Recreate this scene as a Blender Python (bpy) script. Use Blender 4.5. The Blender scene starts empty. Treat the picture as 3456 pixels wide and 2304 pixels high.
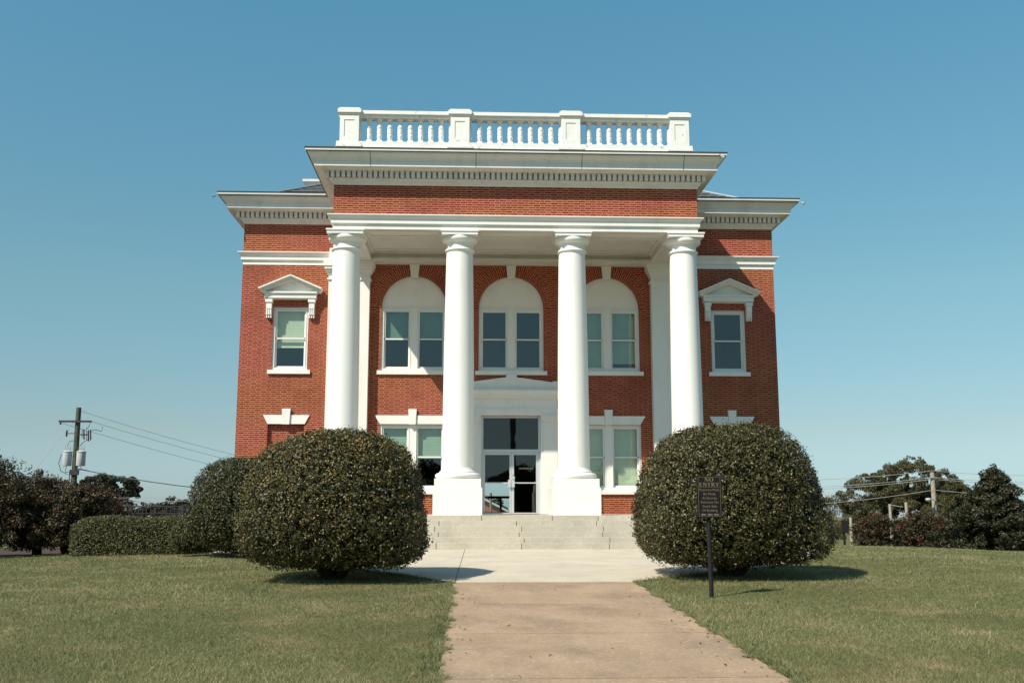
import bpy, math, random
import numpy as np
from mathutils import Vector, Matrix

random.seed(7)
RNG = np.random.default_rng(11)
R = math.radians
SC = bpy.context.scene
COL = SC.collection
WORLD_LOC = {}

# ------------------------------------------------------------------ materials
def new_mat(name):
    m = bpy.data.materials.new(name); m.use_nodes = True
    nt = m.node_tree; nt.nodes.clear()
    out = nt.nodes.new('ShaderNodeOutputMaterial')
    return m, nt, out

class NT:
    """tiny node helper"""
    def __init__(s, nt): s.nt = nt
    def n(s, t, **k):
        nd = s.nt.nodes.new(t)
        for a, b in k.items(): setattr(nd, a, b)
        return nd
    def l(s, a, b): s.nt.links.new(a, b)
    def set(s, sock, v):
        if isinstance(v, bpy.types.NodeSocket): s.l(v, sock)
        else: sock.default_value = v
    def math(s, op, a, b=0.0, c=0.0):
        nd = s.n('ShaderNodeMath', operation=op)
        s.set(nd.inputs[0], a); s.set(nd.inputs[1], b); s.set(nd.inputs[2], c)
        return nd.outputs[0]
    def mix(s, fac, a, b):
        nd = s.n('ShaderNodeMix', data_type='RGBA')
        s.set(nd.inputs[0], fac); s.set(nd.inputs[6], a); s.set(nd.inputs[7], b)
        return nd.outputs[2]
    def noise(s, vec, scale, detail=3.0, rough=.55):
        nd = s.n('ShaderNodeTexNoise'); s.l(vec, nd.inputs['Vector'])
        nd.inputs['Scale'].default_value = scale; nd.inputs['Detail'].default_value = detail
        nd.inputs['Roughness'].default_value = rough
        return nd.outputs['Fac']
    def ramp(s, fac, stops):
        nd = s.n('ShaderNodeValToRGB'); s.l(fac, nd.inputs[0])
        e = nd.color_ramp.elements
        while len(e) < len(stops): e.new(.5)
        for i, (p, c) in enumerate(stops):
            e[i].position = p; e[i].color = c if len(c) == 4 else (*c, 1)
        return nd.outputs[0]
    def step(s, x, lo, hi):
        nd = s.n('ShaderNodeMapRange'); s.set(nd.inputs[0], x)
        nd.inputs[1].default_value = lo; nd.inputs[2].default_value = hi
        return nd.outputs[0]
    def bsdf(s, col, rough=.6, spec=.5, metal=0.0, normal=None):
        b = s.n('ShaderNodeBsdfPrincipled')
        s.set(b.inputs['Base Color'], col if isinstance(col, bpy.types.NodeSocket) else (*col, 1))
        s.set(b.inputs['Roughness'], rough)
        b.inputs['Specular IOR Level'].default_value = spec; b.inputs['Metallic'].default_value = metal
        if normal: s.l(normal, b.inputs['Normal'])
        return b.outputs[0]
    def bump(s, h, strength, dist):
        nd = s.n('ShaderNodeBump'); s.l(h, nd.inputs['Height'])
        nd.inputs['Strength'].default_value = strength; nd.inputs['Distance'].default_value = dist
        return nd.outputs[0]

def c4(c): return (*c, 1)

def mat_noise(name, c1, c2, scale, rough=.6, spec=.5, metal=0, bump=0, c3=None, scale3=.6):
    m, nt, out = new_mat(name); g = NT(nt)
    co = g.n('ShaderNodeTexCoord').outputs['Object']
    f = g.noise(co, scale, 5)
    col = g.mix(g.step(f, .3, .7), c4(c1), c4(c2))
    if c3:
        f3 = g.noise(co, scale3, 4, .6); col = g.mix(g.step(f3, .52, .72), col, c4(c3))
    nrm = g.bump(f, .5, bump) if bump else None
    g.l(g.bsdf(col, rough, spec, metal, nrm), out.inputs[0])
    return m

def mat_brick(name):
    m, nt, out = new_mat(name); g = NT(nt)
    uv = g.n('ShaderNodeUVMap').outputs[0]
    sp = g.n('ShaderNodeSeparateXYZ'); g.l(uv, sp.inputs[0])
    H, L, ST = .0633, .316, .64
    v = g.math('DIVIDE', sp.outputs[1], H)
    row = g.math('FLOOR', v); fz = g.math('FRACT', v)
    wn = g.n('ShaderNodeTexWhiteNoise', noise_dimensions='1D'); g.l(row, wn.inputs['W'])
    jit = g.math('MULTIPLY', g.math('SUBTRACT', wn.outputs[0], .5), .09)
    half = g.math('MULTIPLY', g.math('MODULO', g.math('ABSOLUTE', row), 2.0), .5)
    x = g.math('ADD', g.math('ADD', g.math('DIVIDE', sp.outputs[0], L), half), jit)
    fx = g.math('FRACT', x); ix = g.math('FLOOR', x)
    head = g.math('GREATER_THAN', fx, ST)
    def band(lo, hi, val): return g.math('MULTIPLY', g.math('GREATER_THAN', val, lo), g.math('LESS_THAN', val, hi))
    bx = g.math('ADD', band(.016, ST - .016, fx), band(ST + .016, .984, fx))
    mask = g.math('MULTIPLY', bx, band(.13, .85, fz))
    idv = g.n('ShaderNodeCombineXYZ'); g.l(g.math('ADD', ix, g.math('MULTIPLY', head, .37)), idv.inputs[0]); g.l(row, idv.inputs[1])
    w2 = g.n('ShaderNodeTexWhiteNoise', noise_dimensions='3D'); g.l(idv.outputs[0], w2.inputs['Vector'])
    st = g.ramp(w2.outputs[0], [(0, (.128, .0140, .0072)), (.3, (.178, .0195, .009)), (1, (.232, .029, .0135))])
    hd = g.ramp(w2.outputs[0], [(0, (.19, .024, .012)), (.5, (.24, .036, .018)), (1, (.295, .054, .029))])
    bc = g.mix(head, st, hd)
    co = g.n('ShaderNodeTexCoord').outputs['Object']
    n1 = g.noise(co, 14, 4)
    bc = g.mix(g.math('MULTIPLY', g.step(n1, .4, .8), .2), bc, c4((.11, .022, .012)))
    mort = g.mix(g.noise(co, 3, 3), c4((.42, .165, .092)), c4((.64, .31, .185)))
    col = g.mix(mask, mort, bc)
    n2 = g.noise(co, .55, 5, .65)        # faint old water stains and limey patches
    col = g.mix(g.math('MULTIPLY', g.step(n2, .5, .75), .55), col, c4((.12, .026, .016)))
    col = g.mix(g.math('MULTIPLY', g.step(g.noise(co, 1.1, 6, .7), .63, .8), .22), col, c4((.40, .20, .14)))
    nrm = g.bump(mask, .6, .004)
    g.l(g.bsdf(col, .85, .25, 0, nrm), out.inputs[0])
    return m

def mat_paint(name, base=(.79, .775, .73), flake=0.0, dirt=(.52, .50, .45), dirt_amt=.35, rough=.5):
    m, nt, out = new_mat(name); g = NT(nt)
    co = g.n('ShaderNodeTexCoord').outputs['Object']
    mp = g.n('ShaderNodeMapping'); g.l(co, mp.inputs[0]); mp.inputs['Scale'].default_value = (1, 1, .25)
    d1 = g.noise(mp.outputs[0], 2.2, 6, .65)
    col = g.mix(g.math('MULTIPLY', g.step(d1, .5, .8), dirt_amt), c4(base), c4(dirt))
    fine = g.noise(co, 30, 3)
    if flake:
        fl = g.noise(co, 7, 8, .72)
        k = g.step(fl, .66 - .05 * flake, .70 - .05 * flake)
        col = g.mix(g.math('MULTIPLY', k, .8), col, c4((.27, .25, .22)))
    nrm = g.bump(g.math('ADD', fine, g.math('MULTIPLY', d1, .6)), .12, .004)
    g.l(g.bsdf(col, rough, .4, 0, nrm), out.inputs[0])
    return m

def mat_leaf(name, ramp, rough=.4, spec=.5, trans=.0, patch=None):
    m, nt, out = new_mat(name); g = NT(nt)
    uv = g.n('ShaderNodeUVMap').outputs[0]
    sp = g.n('ShaderNodeSeparateXYZ'); g.l(uv, sp.inputs[0])
    col = g.ramp(sp.outputs[0], ramp)
    if patch:
        co = g.n('ShaderNodeTexCoord').outputs['Object']
        f = g.noise(co, patch[1], 4, .6)
        col = g.mix(g.math('MULTIPLY', g.step(f, .42, .68), patch[2]), col, c4(patch[0]))
        if len(patch) > 3:
            f = g.noise(co, patch[4], 5, .65)
            col = g.mix(g.math('MULTIPLY', g.step(f, .52, .75), patch[5]), col, c4(patch[3]))
    b = g.bsdf(col, rough, spec)
    if trans:
        t = g.n('ShaderNodeBsdfTranslucent'); g.l(col, t.inputs[0])
        mx = g.n('ShaderNodeMixShader'); mx.inputs[0].default_value = trans
        g.l(b, mx.inputs[1]); g.l(t.outputs[0], mx.inputs[2]); b = mx.outputs[0]
    g.l(b, out.inputs[0])
    return m

def mat_glass(name, tint=(.74, .83, .78), refl=.098):
    m, nt, out = new_mat(name); g = NT(nt)
    co = g.n('ShaderNodeTexCoord').outputs['Object']
    w = g.noise(co, 1.1, 2)
    nrm = g.bump(w, .06, .02)
    t = g.n('ShaderNodeBsdfTransparent'); t.inputs[0].default_value = c4(tint)
    gl = g.n('ShaderNodeBsdfGlossy'); gl.inputs['Roughness'].default_value = .01; gl.inputs['Color'].default_value = (.95, 1, 1, 1)
    g.l(nrm, gl.inputs['Normal'])
    mx = g.n('ShaderNodeMixShader')
    ge = g.n('ShaderNodeNewGeometry'); dt = g.n('ShaderNodeVectorMath', operation='DOT_PRODUCT')
    g.l(ge.outputs['Incoming'], dt.inputs[0]); g.l(ge.outputs['Normal'], dt.inputs[1])
    f5 = g.math('POWER', g.math('SUBTRACT', 1.0, g.math('ABSOLUTE', dt.outputs['Value'])), 5.0)   # Schlick, the same from both sides
    g.l(g.math('ADD', g.math('MULTIPLY', f5, 1 - refl), refl), mx.inputs[0])
    g.l(t.outputs[0], mx.inputs[1]); g.l(gl.outputs[0], mx.inputs[2])
    g.l(mx.outputs[0], out.inputs[0])
    return m

def mat_lawn(name):
    m, nt, out = new_mat(name); g = NT(nt)
    co = g.n('ShaderNodeTexCoord').outputs['Object']
    a = g.noise(co, .5, 5, .65); b = g.noise(co, 30, 4); c = g.noise(co, 2.2, 4)
    col = g.mix(g.step(a, .35, .7), c4((.10, .10, .032)), c4((.17, .14, .06)))
    col = g.mix(g.math('MULTIPLY', g.step(b, .4, .7), .6), col, c4((.07, .065, .022)))
    col = g.mix(g.math('MULTIPLY', g.step(c, .55, .75), .5), col, c4((.24, .17, .09)))
    g.l(g.bsdf(col, .9, .2, 0, g.bump(b, .8, .02)), out.inputs[0])
    return m

def mat_walk(name, c_lo, c_hi, stain, grain, island=False, bump=.003, spk=.5):
    m, nt, out = new_mat(name); g = NT(nt)
    co = g.n('ShaderNodeTexCoord').outputs['Object']
    a = g.noise(co, .9, 6, .65); b = g.noise(co, grain, 4, .6); c = g.noise(co, grain * .35, 3)
    mp = g.n('ShaderNodeMapping'); g.l(co, mp.inputs[0]); mp.inputs['Scale'].default_value = (.9, .55, 1)
    d = g.noise(mp.outputs[0], 1.6, 6, .7)
    col = g.mix(g.step(a, .3, .72), c4(c_lo), c4(c_hi))
    if island:
        gi = g.n('ShaderNodeNewGeometry').outputs['Random Per Island']
        col = g.mix(g.math('MULTIPLY', gi, .5), col, c4(stain))
    col = g.mix(g.math('MULTIPLY', g.step(d, .46, .72), .7), col, c4(stain))
    col = g.mix(g.math('MULTIPLY', g.step(b, .53, .66), spk), col, c4([x * .42 for x in c_lo]))
    col = g.mix(g.math('MULTIPLY', g.step(c, .55, .72), spk * .7), col, c4([min(1, x * 1.45) for x in c_hi]))
    g.l(g.bsdf(col, .9, .25, 0, g.bump(b, .5, bump)), out.inputs[0])
    return m

M = {}
M['brick'] = mat_brick('red_flemish_brick')
M['white'] = mat_paint('white_masonry_paint', flake=.0, dirt_amt=.34)
M['column'] = mat_paint('column_paint', base=(.80, .785, .74), dirt_amt=.26, rough=.45)
M['cornice'] = mat_paint('weathered_cornice_paint', base=(.72, .705, .67), flake=.35, dirt_amt=.75)
M['baluster'] = mat_paint('flaking_baluster_paint', base=(.80, .79, .75), flake=1.0, dirt_amt=.35)
M['soffit'] = mat_paint('soffit_paint', base=(.70, .68, .64), flake=.25, dirt=(.42, .37, .31), dirt_amt=.4)
M['frame'] = mat_paint('window_frame_paint', base=(.76, .755, .72), dirt_amt=.12, rough=.4)
M['alu'] = mat_noise('pale_aluminium', (.60, .63, .64), (.68, .70, .71), 6, .35, .5, .35)
M['stone'] = mat_walk('pale_step_stone', (.52, .465, .375), (.63, .57, .465), (.37, .34, .28), 40, spk=.3, island=True)
M['plaza'] = mat_walk('pale_plaza_concrete', (.50, .44, .345), (.59, .52, .41), (.42, .37, .295), 60, spk=.2)
M['walk'] = mat_walk('exposed_aggregate', (.312, .219, .142), (.435, .312, .207), (.195, .145, .103), 60, bump=.008, spk=.6)
M['joint'] = mat_noise('dark_joint', (.12, .10, .075), (.07, .06, .045), 9, .95, .2)
M['roof'] = mat_noise('grey_slate', (.10, .105, .11), (.16, .165, .17), 12, .7, .4)
M['dark_edge'] = mat_noise('dark_roofing_edge', (.03, .028, .028), (.06, .055, .05), 20, .8, .3)
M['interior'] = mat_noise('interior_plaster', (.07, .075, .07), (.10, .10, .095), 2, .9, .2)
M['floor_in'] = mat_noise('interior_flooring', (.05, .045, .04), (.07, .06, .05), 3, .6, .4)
M['blind'] = mat_noise('pale_blind', (.66, .66, .53), (.72, .72, .58), 4, .7, .3)
M['blind_teal'] = mat_noise('teal_blind', (.34, .44, .38), (.40, .50, .43), 4, .7, .3)
M['blind_dark'] = mat_noise('dark_teal_blind', (.15, .24, .22), (.19, .28, .26), 4, .7, .3)  # deeper teal slats for the left arched window
M['glass'] = mat_glass('window_glass')
M['door_glass'] = mat_glass('door_glass', tint=(.80, .88, .86), refl=.075)
M['trans_glass'] = mat_glass('tinted_transom_glass', tint=(.22, .20, .20), refl=.075)
M['sign_black'] = mat_noise('black_sign_enamel', (.010, .009, .010), (.016, .014, .015), 12, .6, .12)
M['sign_gold'] = mat_noise('gold_lettering', (.165, .125, .082), (.205, .157, .104), 30, .5, .4)
M['post_black'] = mat_noise('black_post_paint', (.012, .011, .013), (.025, .022, .024), 25, .6, .15)
M['door_text'] = mat_noise('gold_door_lettering', (.30, .23, .14), (.36, .28, .17), 30, .5, .4)
M['iron'] = mat_noise('dark_iron', (.025, .022, .024), (.04, .036, .038), 20, .5, .5)
M['wood_pole'] = mat_noise('weathered_pole_wood', (.13, .12, .095), (.22, .20, .16), 6, .85, .2)
M['green_pole'] = mat_noise('treated_pole_wood', (.06, .075, .05), (.10, .11, .075), 6, .85, .2)
M['pale_wood'] = mat_noise('bleached_pole_wood', (.28, .25, .20), (.38, .34, .27), 6, .85, .2)
M['can'] = mat_noise('grey_transformer_paint', (.42, .45, .45), (.52, .55, .55), 6, .4, .5)
M['wire'] = mat_noise('weathered_cable', (.10, .11, .11), (.15, .16, .16), 6, .6, .4)
M['wire_pale'] = mat_noise('bare_aluminium_cable', (.34, .34, .32), (.42, .42, .40), 6, .6, .3)
M['bark'] = mat_noise('dark_bark', (.030, .022, .017), (.055, .042, .032), 14, .9, .2, 0, .01)
M['grey_metal'] = mat_noise('grey_metal', (.26, .30, .33), (.34, .38, .40), 8, .5, .5)
M['core'] = mat_noise('inner_shade_core', (.012, .013, .006), (.022, .020, .010), 9, .95, .1)  # near-black solid filling; shade inside the foliage put into its colour
M['lawn'] = mat_lawn('mown_lawn')
M['mulch'] = mat_noise('brown_mulch', (.05, .032, .026), (.10, .07, .06), 18, .95, .1, 0, .02)
M['asphalt'] = mat_noise('asphalt', (.045, .042, .042), (.07, .065, .062), 12, .9, .2)
M['box_leaf'] = mat_leaf('clipped_holly_leaf', [(0, (.024, .023, .007)), (.5, (.061, .056, .017)), (.88, (.118, .102, .034)), (1, (.22, .17, .065))], .42, .38, .15)
M['box_leaf2'] = mat_leaf('dark_holly_leaf', [(0, (.022, .025, .008)), (.6, (.052, .054, .018)), (1, (.11, .10, .036))], .45, .32, .12)
M['hedge_leaf'] = mat_leaf('hedge_leaf', [(0, (.034, .036, .010)), (.6, (.072, .074, .023)), (1, (.15, .135, .05))], .45, .3, .12)
M['berry'] = mat_leaf('yellow_berry', [(0, (.24, .17, .05)), (1, (.40, .29, .10))], .5, .4)
M['myrtle_leaf'] = mat_leaf('crape_myrtle_leaf', [(0, (.026, .024, .009)), (.5, (.052, .046, .018)), (.85, (.080, .058, .025)), (1, (.12, .045, .03))], .5, .4, .25)
M['flower'] = mat_leaf('crimson_flower', [(0, (.16, .018, .022)), (1, (.32, .035, .04))], .6, .3, .2)
M['far_leaf'] = mat_leaf('far_oak_leaf', [(0, (.024, .026, .014)), (1, (.05, .048, .026))], .6, .3, .2)
M['pine_leaf'] = mat_leaf('pine_needle', [(0, (.045, .043, .017)), (.6, (.085, .078, .029)), (1, (.13, .112, .045))], .55, .35, .2)
M['mag_leaf'] = mat_leaf('magnolia_leaf', [(0, (.016, .019, .008)), (.7, (.034, .039, .016)), (1, (.08, .06, .03))], .45, .3, .1)
M['blade'] = mat_leaf('grass_blade', [(0, (.118, .135, .050)), (.55, (.228, .238, .100)), (.85, (.355, .325, .165)), (1, (.56, .46, .27))], .55, .35, .25,
                      patch=((.12, .14, .052), .35, .75, (.44, .34, .21), 1.0, .85))

# ------------------------------------------------------------------ mesh builder
class MB:
    def __init__(s): s.v = []; s.f = []; s.mi = []; s.uv = []; s.sm = []
    def face(s, pts, m=0, uv=None, smooth=False):
        i = len(s.v); s.v += [tuple(p) for p in pts]
        s.f.append(tuple(range(i, i + len(pts)))); s.mi.append(m); s.uv.append(uv); s.sm.append(smooth)
    def box(s, x0, x1, y0, y1, z0, z1, m=0):
        if x0 > x1: x0, x1 = x1, x0
        a = [(x0, y0, z0), (x1, y0, z0), (x1, y1, z0), (x0, y1, z0), (x0, y0, z1), (x1, y0, z1), (x1, y1, z1), (x0, y1, z1)]
        i = len(s.v); s.v += a
        for q in ((0, 3, 2, 1), (4, 5, 6, 7), (0, 1, 5, 4), (1, 2, 6, 5), (2, 3, 7, 6), (3, 0, 4, 7)):
            s.f.append(tuple(i + k for k in q)); s.mi.append(m); s.uv.append(None); s.sm.append(False)
        return s
    def prism(s, poly, y0, y1, m=0):
        """polygon in (x,z), counter-clockwise seen from -y, extruded from y0 (front) to y1"""
        n = len(poly); i = len(s.v)
        s.v += [(x, y0, z) for x, z in poly] + [(x, y1, z) for x, z in poly]
        fs = [tuple(range(i, i + n)), tuple(range(i + 2 * n - 1, i + n - 1, -1))]
        for k in range(n):
            k2 = (k + 1) % n; fs.append((i + k2, i + k, i + n + k, i + n + k2))
        for f in fs: s.f.append(f); s.mi.append(m); s.uv.append(None); s.sm.append(False)
        return s
    def lathe(s, prof, cx, cy, n=32, m=0, smooth=True):
        i = len(s.v)
        for r, z in prof:
            for k in range(n):
                a = 2 * math.pi * k / n; s.v.append((cx + r * math.cos(a), cy + r * math.sin(a), z))
        for j in range(len(prof) - 1):
            for k in range(n):
                k2 = (k + 1) % n
                s.f.append((i + j * n + k, i + j * n + k2, i + (j + 1) * n + k2, i + (j + 1) * n + k)); s.mi.append(m); s.uv.append(None); s.sm.append(smooth)
        s.f.append(tuple(i + k for k in range(n - 1, -1, -1))); s.mi.append(m); s.uv.append(None); s.sm.append(False)
        t = i + (len(prof) - 1) * n
        s.f.append(tuple(t + k for k in range(n))); s.mi.append(m); s.uv.append(None); s.sm.append(False)
        return s
    def sweep(s, prof, path, m=0):
        """profile (out, z) swept along (x, y) path with mitred corners; out is to the right of travel"""
        P = [Vector(p) for p in path]; n = len(P); offs = []
        for k in range(n):
            ds = []
            if k > 0: ds.append((P[k] - P[k - 1]).normalized())
            if k < n - 1: ds.append((P[k + 1] - P[k]).normalized())
            ns = [Vector((d.y, -d.x)) for d in ds]
            if len(ns) == 1: offs.append(ns[0])
            else:
                b = (ns[0] + ns[1]).normalized(); offs.append(b / max(.2, b.dot(ns[0])))
        i = len(s.v); q = len(prof)
        for k in range(n):
            for o, z in prof: s.v.append((P[k].x + offs[k].x * o, P[k].y + offs[k].y * o, z))
        for k in range(n - 1):
            for j in range(q - 1):
                a = i + k * q + j
                s.f.append((a, a + q, a + q + 1, a + 1)); s.mi.append(m); s.uv.append(None); s.sm.append(False)
        for k, rev in ((0, True), (n - 1, False)):
            f = [i + k * q + j for j in range(q)]
            s.f.append(tuple(reversed(f)) if rev else tuple(f)); s.mi.append(m); s.uv.append(None); s.sm.append(False)
        return s
    def tube(s, pts, r, n=6, m=0, r2=None):
        P = [Vector(p) for p in pts]; i = len(s.v); N = len(P)
        for k in range(N):
            d = (P[min(k + 1, N - 1)] - P[max(k - 1, 0)]).normalized()
            u = d.cross(Vector((0, 0, 1)) if abs(d.z) < .9 else Vector((1, 0, 0))).normalized(); w = d.cross(u)
            rr = r if r2 is None else r + (r2 - r) * k / max(1, N - 1)
            for j in range(n):
                a = 2 * math.pi * j / n; s.v.append(tuple(P[k] + u * (rr * math.cos(a)) + w * (rr * math.sin(a))))
        for k in range(N - 1):
            for j in range(n):
                j2 = (j + 1) % n
                s.f.append((i + k * n + j, i + k * n + j2, i + (k + 1) * n + j2, i + (k + 1) * n + j)); s.mi.append(m); s.uv.append(None); s.sm.append(True)
        s.f.append(tuple(i + j for j in range(n))); s.mi.append(m); s.uv.append(None); s.sm.append(False)
        s.f.append(tuple(i + (N - 1) * n + j for j in range(n - 1, -1, -1))); s.mi.append(m); s.uv.append(None); s.sm.append(False)
        return s
    def mesh(s, name, mats, origin=(0, 0, 0)):
        me = bpy.data.meshes.new(name)
        o = Vector(origin)
        me.from_pydata([tuple(Vector(p) - o) for p in s.v], [], s.f)
        for mm in mats: me.materials.append(mm)
        uvl = me.uv_layers.new(name='UVMap')
        for p in me.polygons:
            p.material_index = s.mi[p.index]; p.use_smooth = s.sm[p.index]
            u = s.uv[p.index]; nn = p.normal
            for k, li in enumerate(p.loop_indices):
                if u: uvl.data[li].uv = u[k]
                else:
                    q = s.v[me.loops[li].vertex_index]
                    if abs(nn.y) >= abs(nn.x) and abs(nn.y) >= abs(nn.z): uvl.data[li].uv = (q[0], q[2])
                    elif abs(nn.x) >= abs(nn.z): uvl.data[li].uv = (q[1], q[2])
                    else: uvl.data[li].uv = (q[0], q[1])
        if any(s.sm): me.set_sharp_from_angle(angle=R(38))
        return me
    def build(s, name, mats, parent=None, origin=None, **tags):
        if not isinstance(mats, (list, tuple)): mats = [mats]
        mats = [M[m] if isinstance(m, str) else m for m in mats]
        if origin is None: origin = WORLD_LOC[parent.name] if parent else (0, 0, 0)
        return link(bpy.data.objects.new(name, s.mesh(name, mats, origin)), parent, origin, **tags)

def link(o, parent=None, origin=(0, 0, 0), label=None, cat=None, group=None, kind=None):
    COL.objects.link(o)
    origin = Vector(origin); WORLD_LOC[o.name] = origin
    if parent:
        o.parent = parent; o.location = origin - WORLD_LOC[parent.name]
    else: o.location = origin
    if label: o['label'] = label
    if cat: o['category'] = cat
    if group: o['group'] = group
    if kind: o['kind'] = kind
    return o

def thing(name, loc, label, cat, group=None):
    return link(bpy.data.objects.new(name, None), None, loc, label, cat, group)

# ------------------------------------------------------------------ camera, light, sky
EYE = Vector((-1.2611, 0, 0))
cam = bpy.data.cameras.new('camera'); co = bpy.data.objects.new('camera', cam); COL.objects.link(co)
co.location = EYE; co.rotation_euler = (R(90 + 9.2194), 0, R(-2.3519))
cam.sensor_width = 36; cam.lens = 35.88; cam.clip_end = 3000; cam.clip_start = .05
SC.camera = co

SUN_DIR = Vector((.714, .667, -1.0)).normalized()
el = math.asin(-SUN_DIR.z); az = math.atan2(-SUN_DIR.x, -SUN_DIR.y)
sl = bpy.data.lights.new('sun', 'SUN'); so = bpy.data.objects.new('sun', sl); COL.objects.link(so)
so.rotation_euler = SUN_DIR.to_track_quat('-Z', 'Y').to_euler(); so.location = (-20, -20, 30)
sl.energy = 5.0; sl.angle = R(.53); sl.color = (1.0, .93, .80)

w = bpy.data.worlds.new('World'); SC.world = w; w.use_nodes = True
nt = w.node_tree; nt.nodes.clear(); g = NT(nt)
sky = g.n('ShaderNodeTexSky', sky_type='NISHITA'); sky.sun_disc = False
sky.sun_elevation = el; sky.sun_rotation = az % (2 * math.pi)
sky.altitude = 60; sky.air_density = 1.1; sky.dust_density = .3; sky.ozone_density = 8.0
bg = g.n('ShaderNodeBackground'); bg.inputs[1].default_value = .15
hsv = g.n('ShaderNodeMix', data_type='RGBA', blend_type='MULTIPLY'); hsv.inputs[0].default_value = 1
g.l(sky.outputs[0], hsv.inputs[6]); tc = g.n('ShaderNodeTexCoord'); sz = g.n('ShaderNodeSeparateXYZ'); g.l(tc.outputs['Generated'], sz.inputs[0])
g.l(g.ramp(sz.outputs[2], [(.0, (.44, .55, .64)), (.026, (.477, .557, .617)), (.073, (.589, .557, .48)), (.2, (.705, .745, .523)), (.47, (.689, 1.0, .744)), (.8, (.61, .81, .67))]), hsv.inputs[7])
g.l(hsv.outputs[2], bg.inputs[0])
wo = g.n('ShaderNodeOutputWorld'); g.l(bg.outputs[0], wo.inputs[0])

SC.view_settings.view_transform = 'Standard'; SC.view_settings.look = 'None'
SC.view_settings.exposure = .3; SC.view_settings.gamma = 1
SC.render.engine = 'CYCLES'; SC.cycles.max_bounces = 8; SC.cycles.transparent_max_bounces = 12

# ------------------------------------------------------------------ ground
def base_z(y):
    y = np.asarray(y, float)
    return np.interp(y, [-60, -20, 0, 8, 16, 25.5, 28, 45, 62, 90, 400], [-4.6, -2.6, -1.62, -1.379, -1.15, -1.035, -1.05, -2.2, -3.3, -3.6, -3.9])
def ground_z(x, y):
    x = np.asarray(x, float); y = np.asarray(y, float)
    z = base_z(y)
    lat = np.where(x < -7, (x + 7) * .032, 0.0)
    lat = np.where(x > 5, np.interp(x, [5, 8.2, 10, 13, 40], [0, .05, .01, -.12, -.9]), lat)
    fade = np.interp(y, [-60, 2, 14, 30, 60], [0, .3, 1, 1, 0])
    nz = .025 * np.sin(x * .9 + 1.3) * np.sin(y * .7) * np.clip((np.abs(x) - 4) / 4, 0, 1)
    return z + (np.maximum(lat, -1.2) + nz) * fade
def gz(x, y): return float(ground_z(x, y))

xs = np.concatenate([np.arange(-300, -40, 20), np.arange(-40, -16, 2), np.arange(-16, 16.01, .5), np.arange(18, 41, 2), np.arange(60, 301, 20)])
ys = np.concatenate([np.arange(-160, -20, 10), np.arange(-20, 4, 2), np.arange(4, 30.1, .5), np.arange(32, 64, 2), np.arange(70, 420, 20)])
mb = MB(); nx, ny = len(xs), len(ys)
X, Y = np.meshgrid(xs, ys); Z = ground_z(X, Y)
mb.v = [tuple(p) for p in np.stack([X.ravel(), Y.ravel(), Z.ravel()], 1)]
for j in range(ny - 1):
    for i in range(nx - 1):
        a = j * nx + i; mb.f.append((a, a + 1, a + nx + 1, a + nx)); mb.mi.append(0); mb.uv.append(None); mb.sm.append(True)
mb.build('lawn_ground', 'lawn', kind='structure')

mb = MB(); BX = np.linspace(-70, -7.6, 40); BY = np.linspace(25.7, 95, 24)
for i in range(39):
    for j in range(23):
        q = [(BX[i], BY[j]), (BX[i + 1], BY[j]), (BX[i + 1], BY[j + 1]), (BX[i], BY[j + 1])]
        mb.face([(x, y, gz(x, y) + .03) for x, y in q])
mb.build('mulch_bed', 'mulch', kind='structure')
# front walk: slabs with narrow joints
WX0, WX1 = -1.50, 1.30
def slab(mb, pts, top, m=0, thick=.06):
    """horizontal polygon following the ground profile, lifted by top"""
    n = len(pts); i = len(mb.v)
    mb.v += [(x, y, float(base_z(y)) + top) for x, y in pts] + [(x, y, float(base_z(y)) + top - thick) for x, y in pts]
    mb.f.append(tuple(range(i, i + n))); mb.mi.append(m); mb.uv.append(None); mb.sm.append(False)
    for k in range(n):
        k2 = (k + 1) % n; mb.f.append((i + k, i + n + k, i + n + k2, i + k2)); mb.mi.append(m); mb.uv.append(None); mb.sm.append(False)
yj = [16.02, 13.28, 10.86, 8.47, 6.0, 3.6, 1.2, -1.2, -3.6]
mb = MB()
for k in range(len(yj) - 1):
    y1, y0 = yj[k] - .016, yj[k + 1] + .016
    cuts = [c for c in (0., 8.) if y0 < c < y1]
    e = [y0] + cuts + [y1]
    for a, b in zip(e[:-1], e[1:]):
        slab(mb, [(WX0, a), (WX1, a), (WX1, b), (WX0, b)], .016)
mb.build('front_walk', 'walk', kind='structure')
mb = MB()
for a, b in ((-3.6, 0), (0, 8), (8, 16.02)):
    slab(mb, [(WX0 + .01, a), (WX1 - .01, a), (WX1 - .01, b), (WX0 + .01, b)], .006, 0, .02)
mb.build('walk_joints', 'joint', kind='structure')

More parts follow.
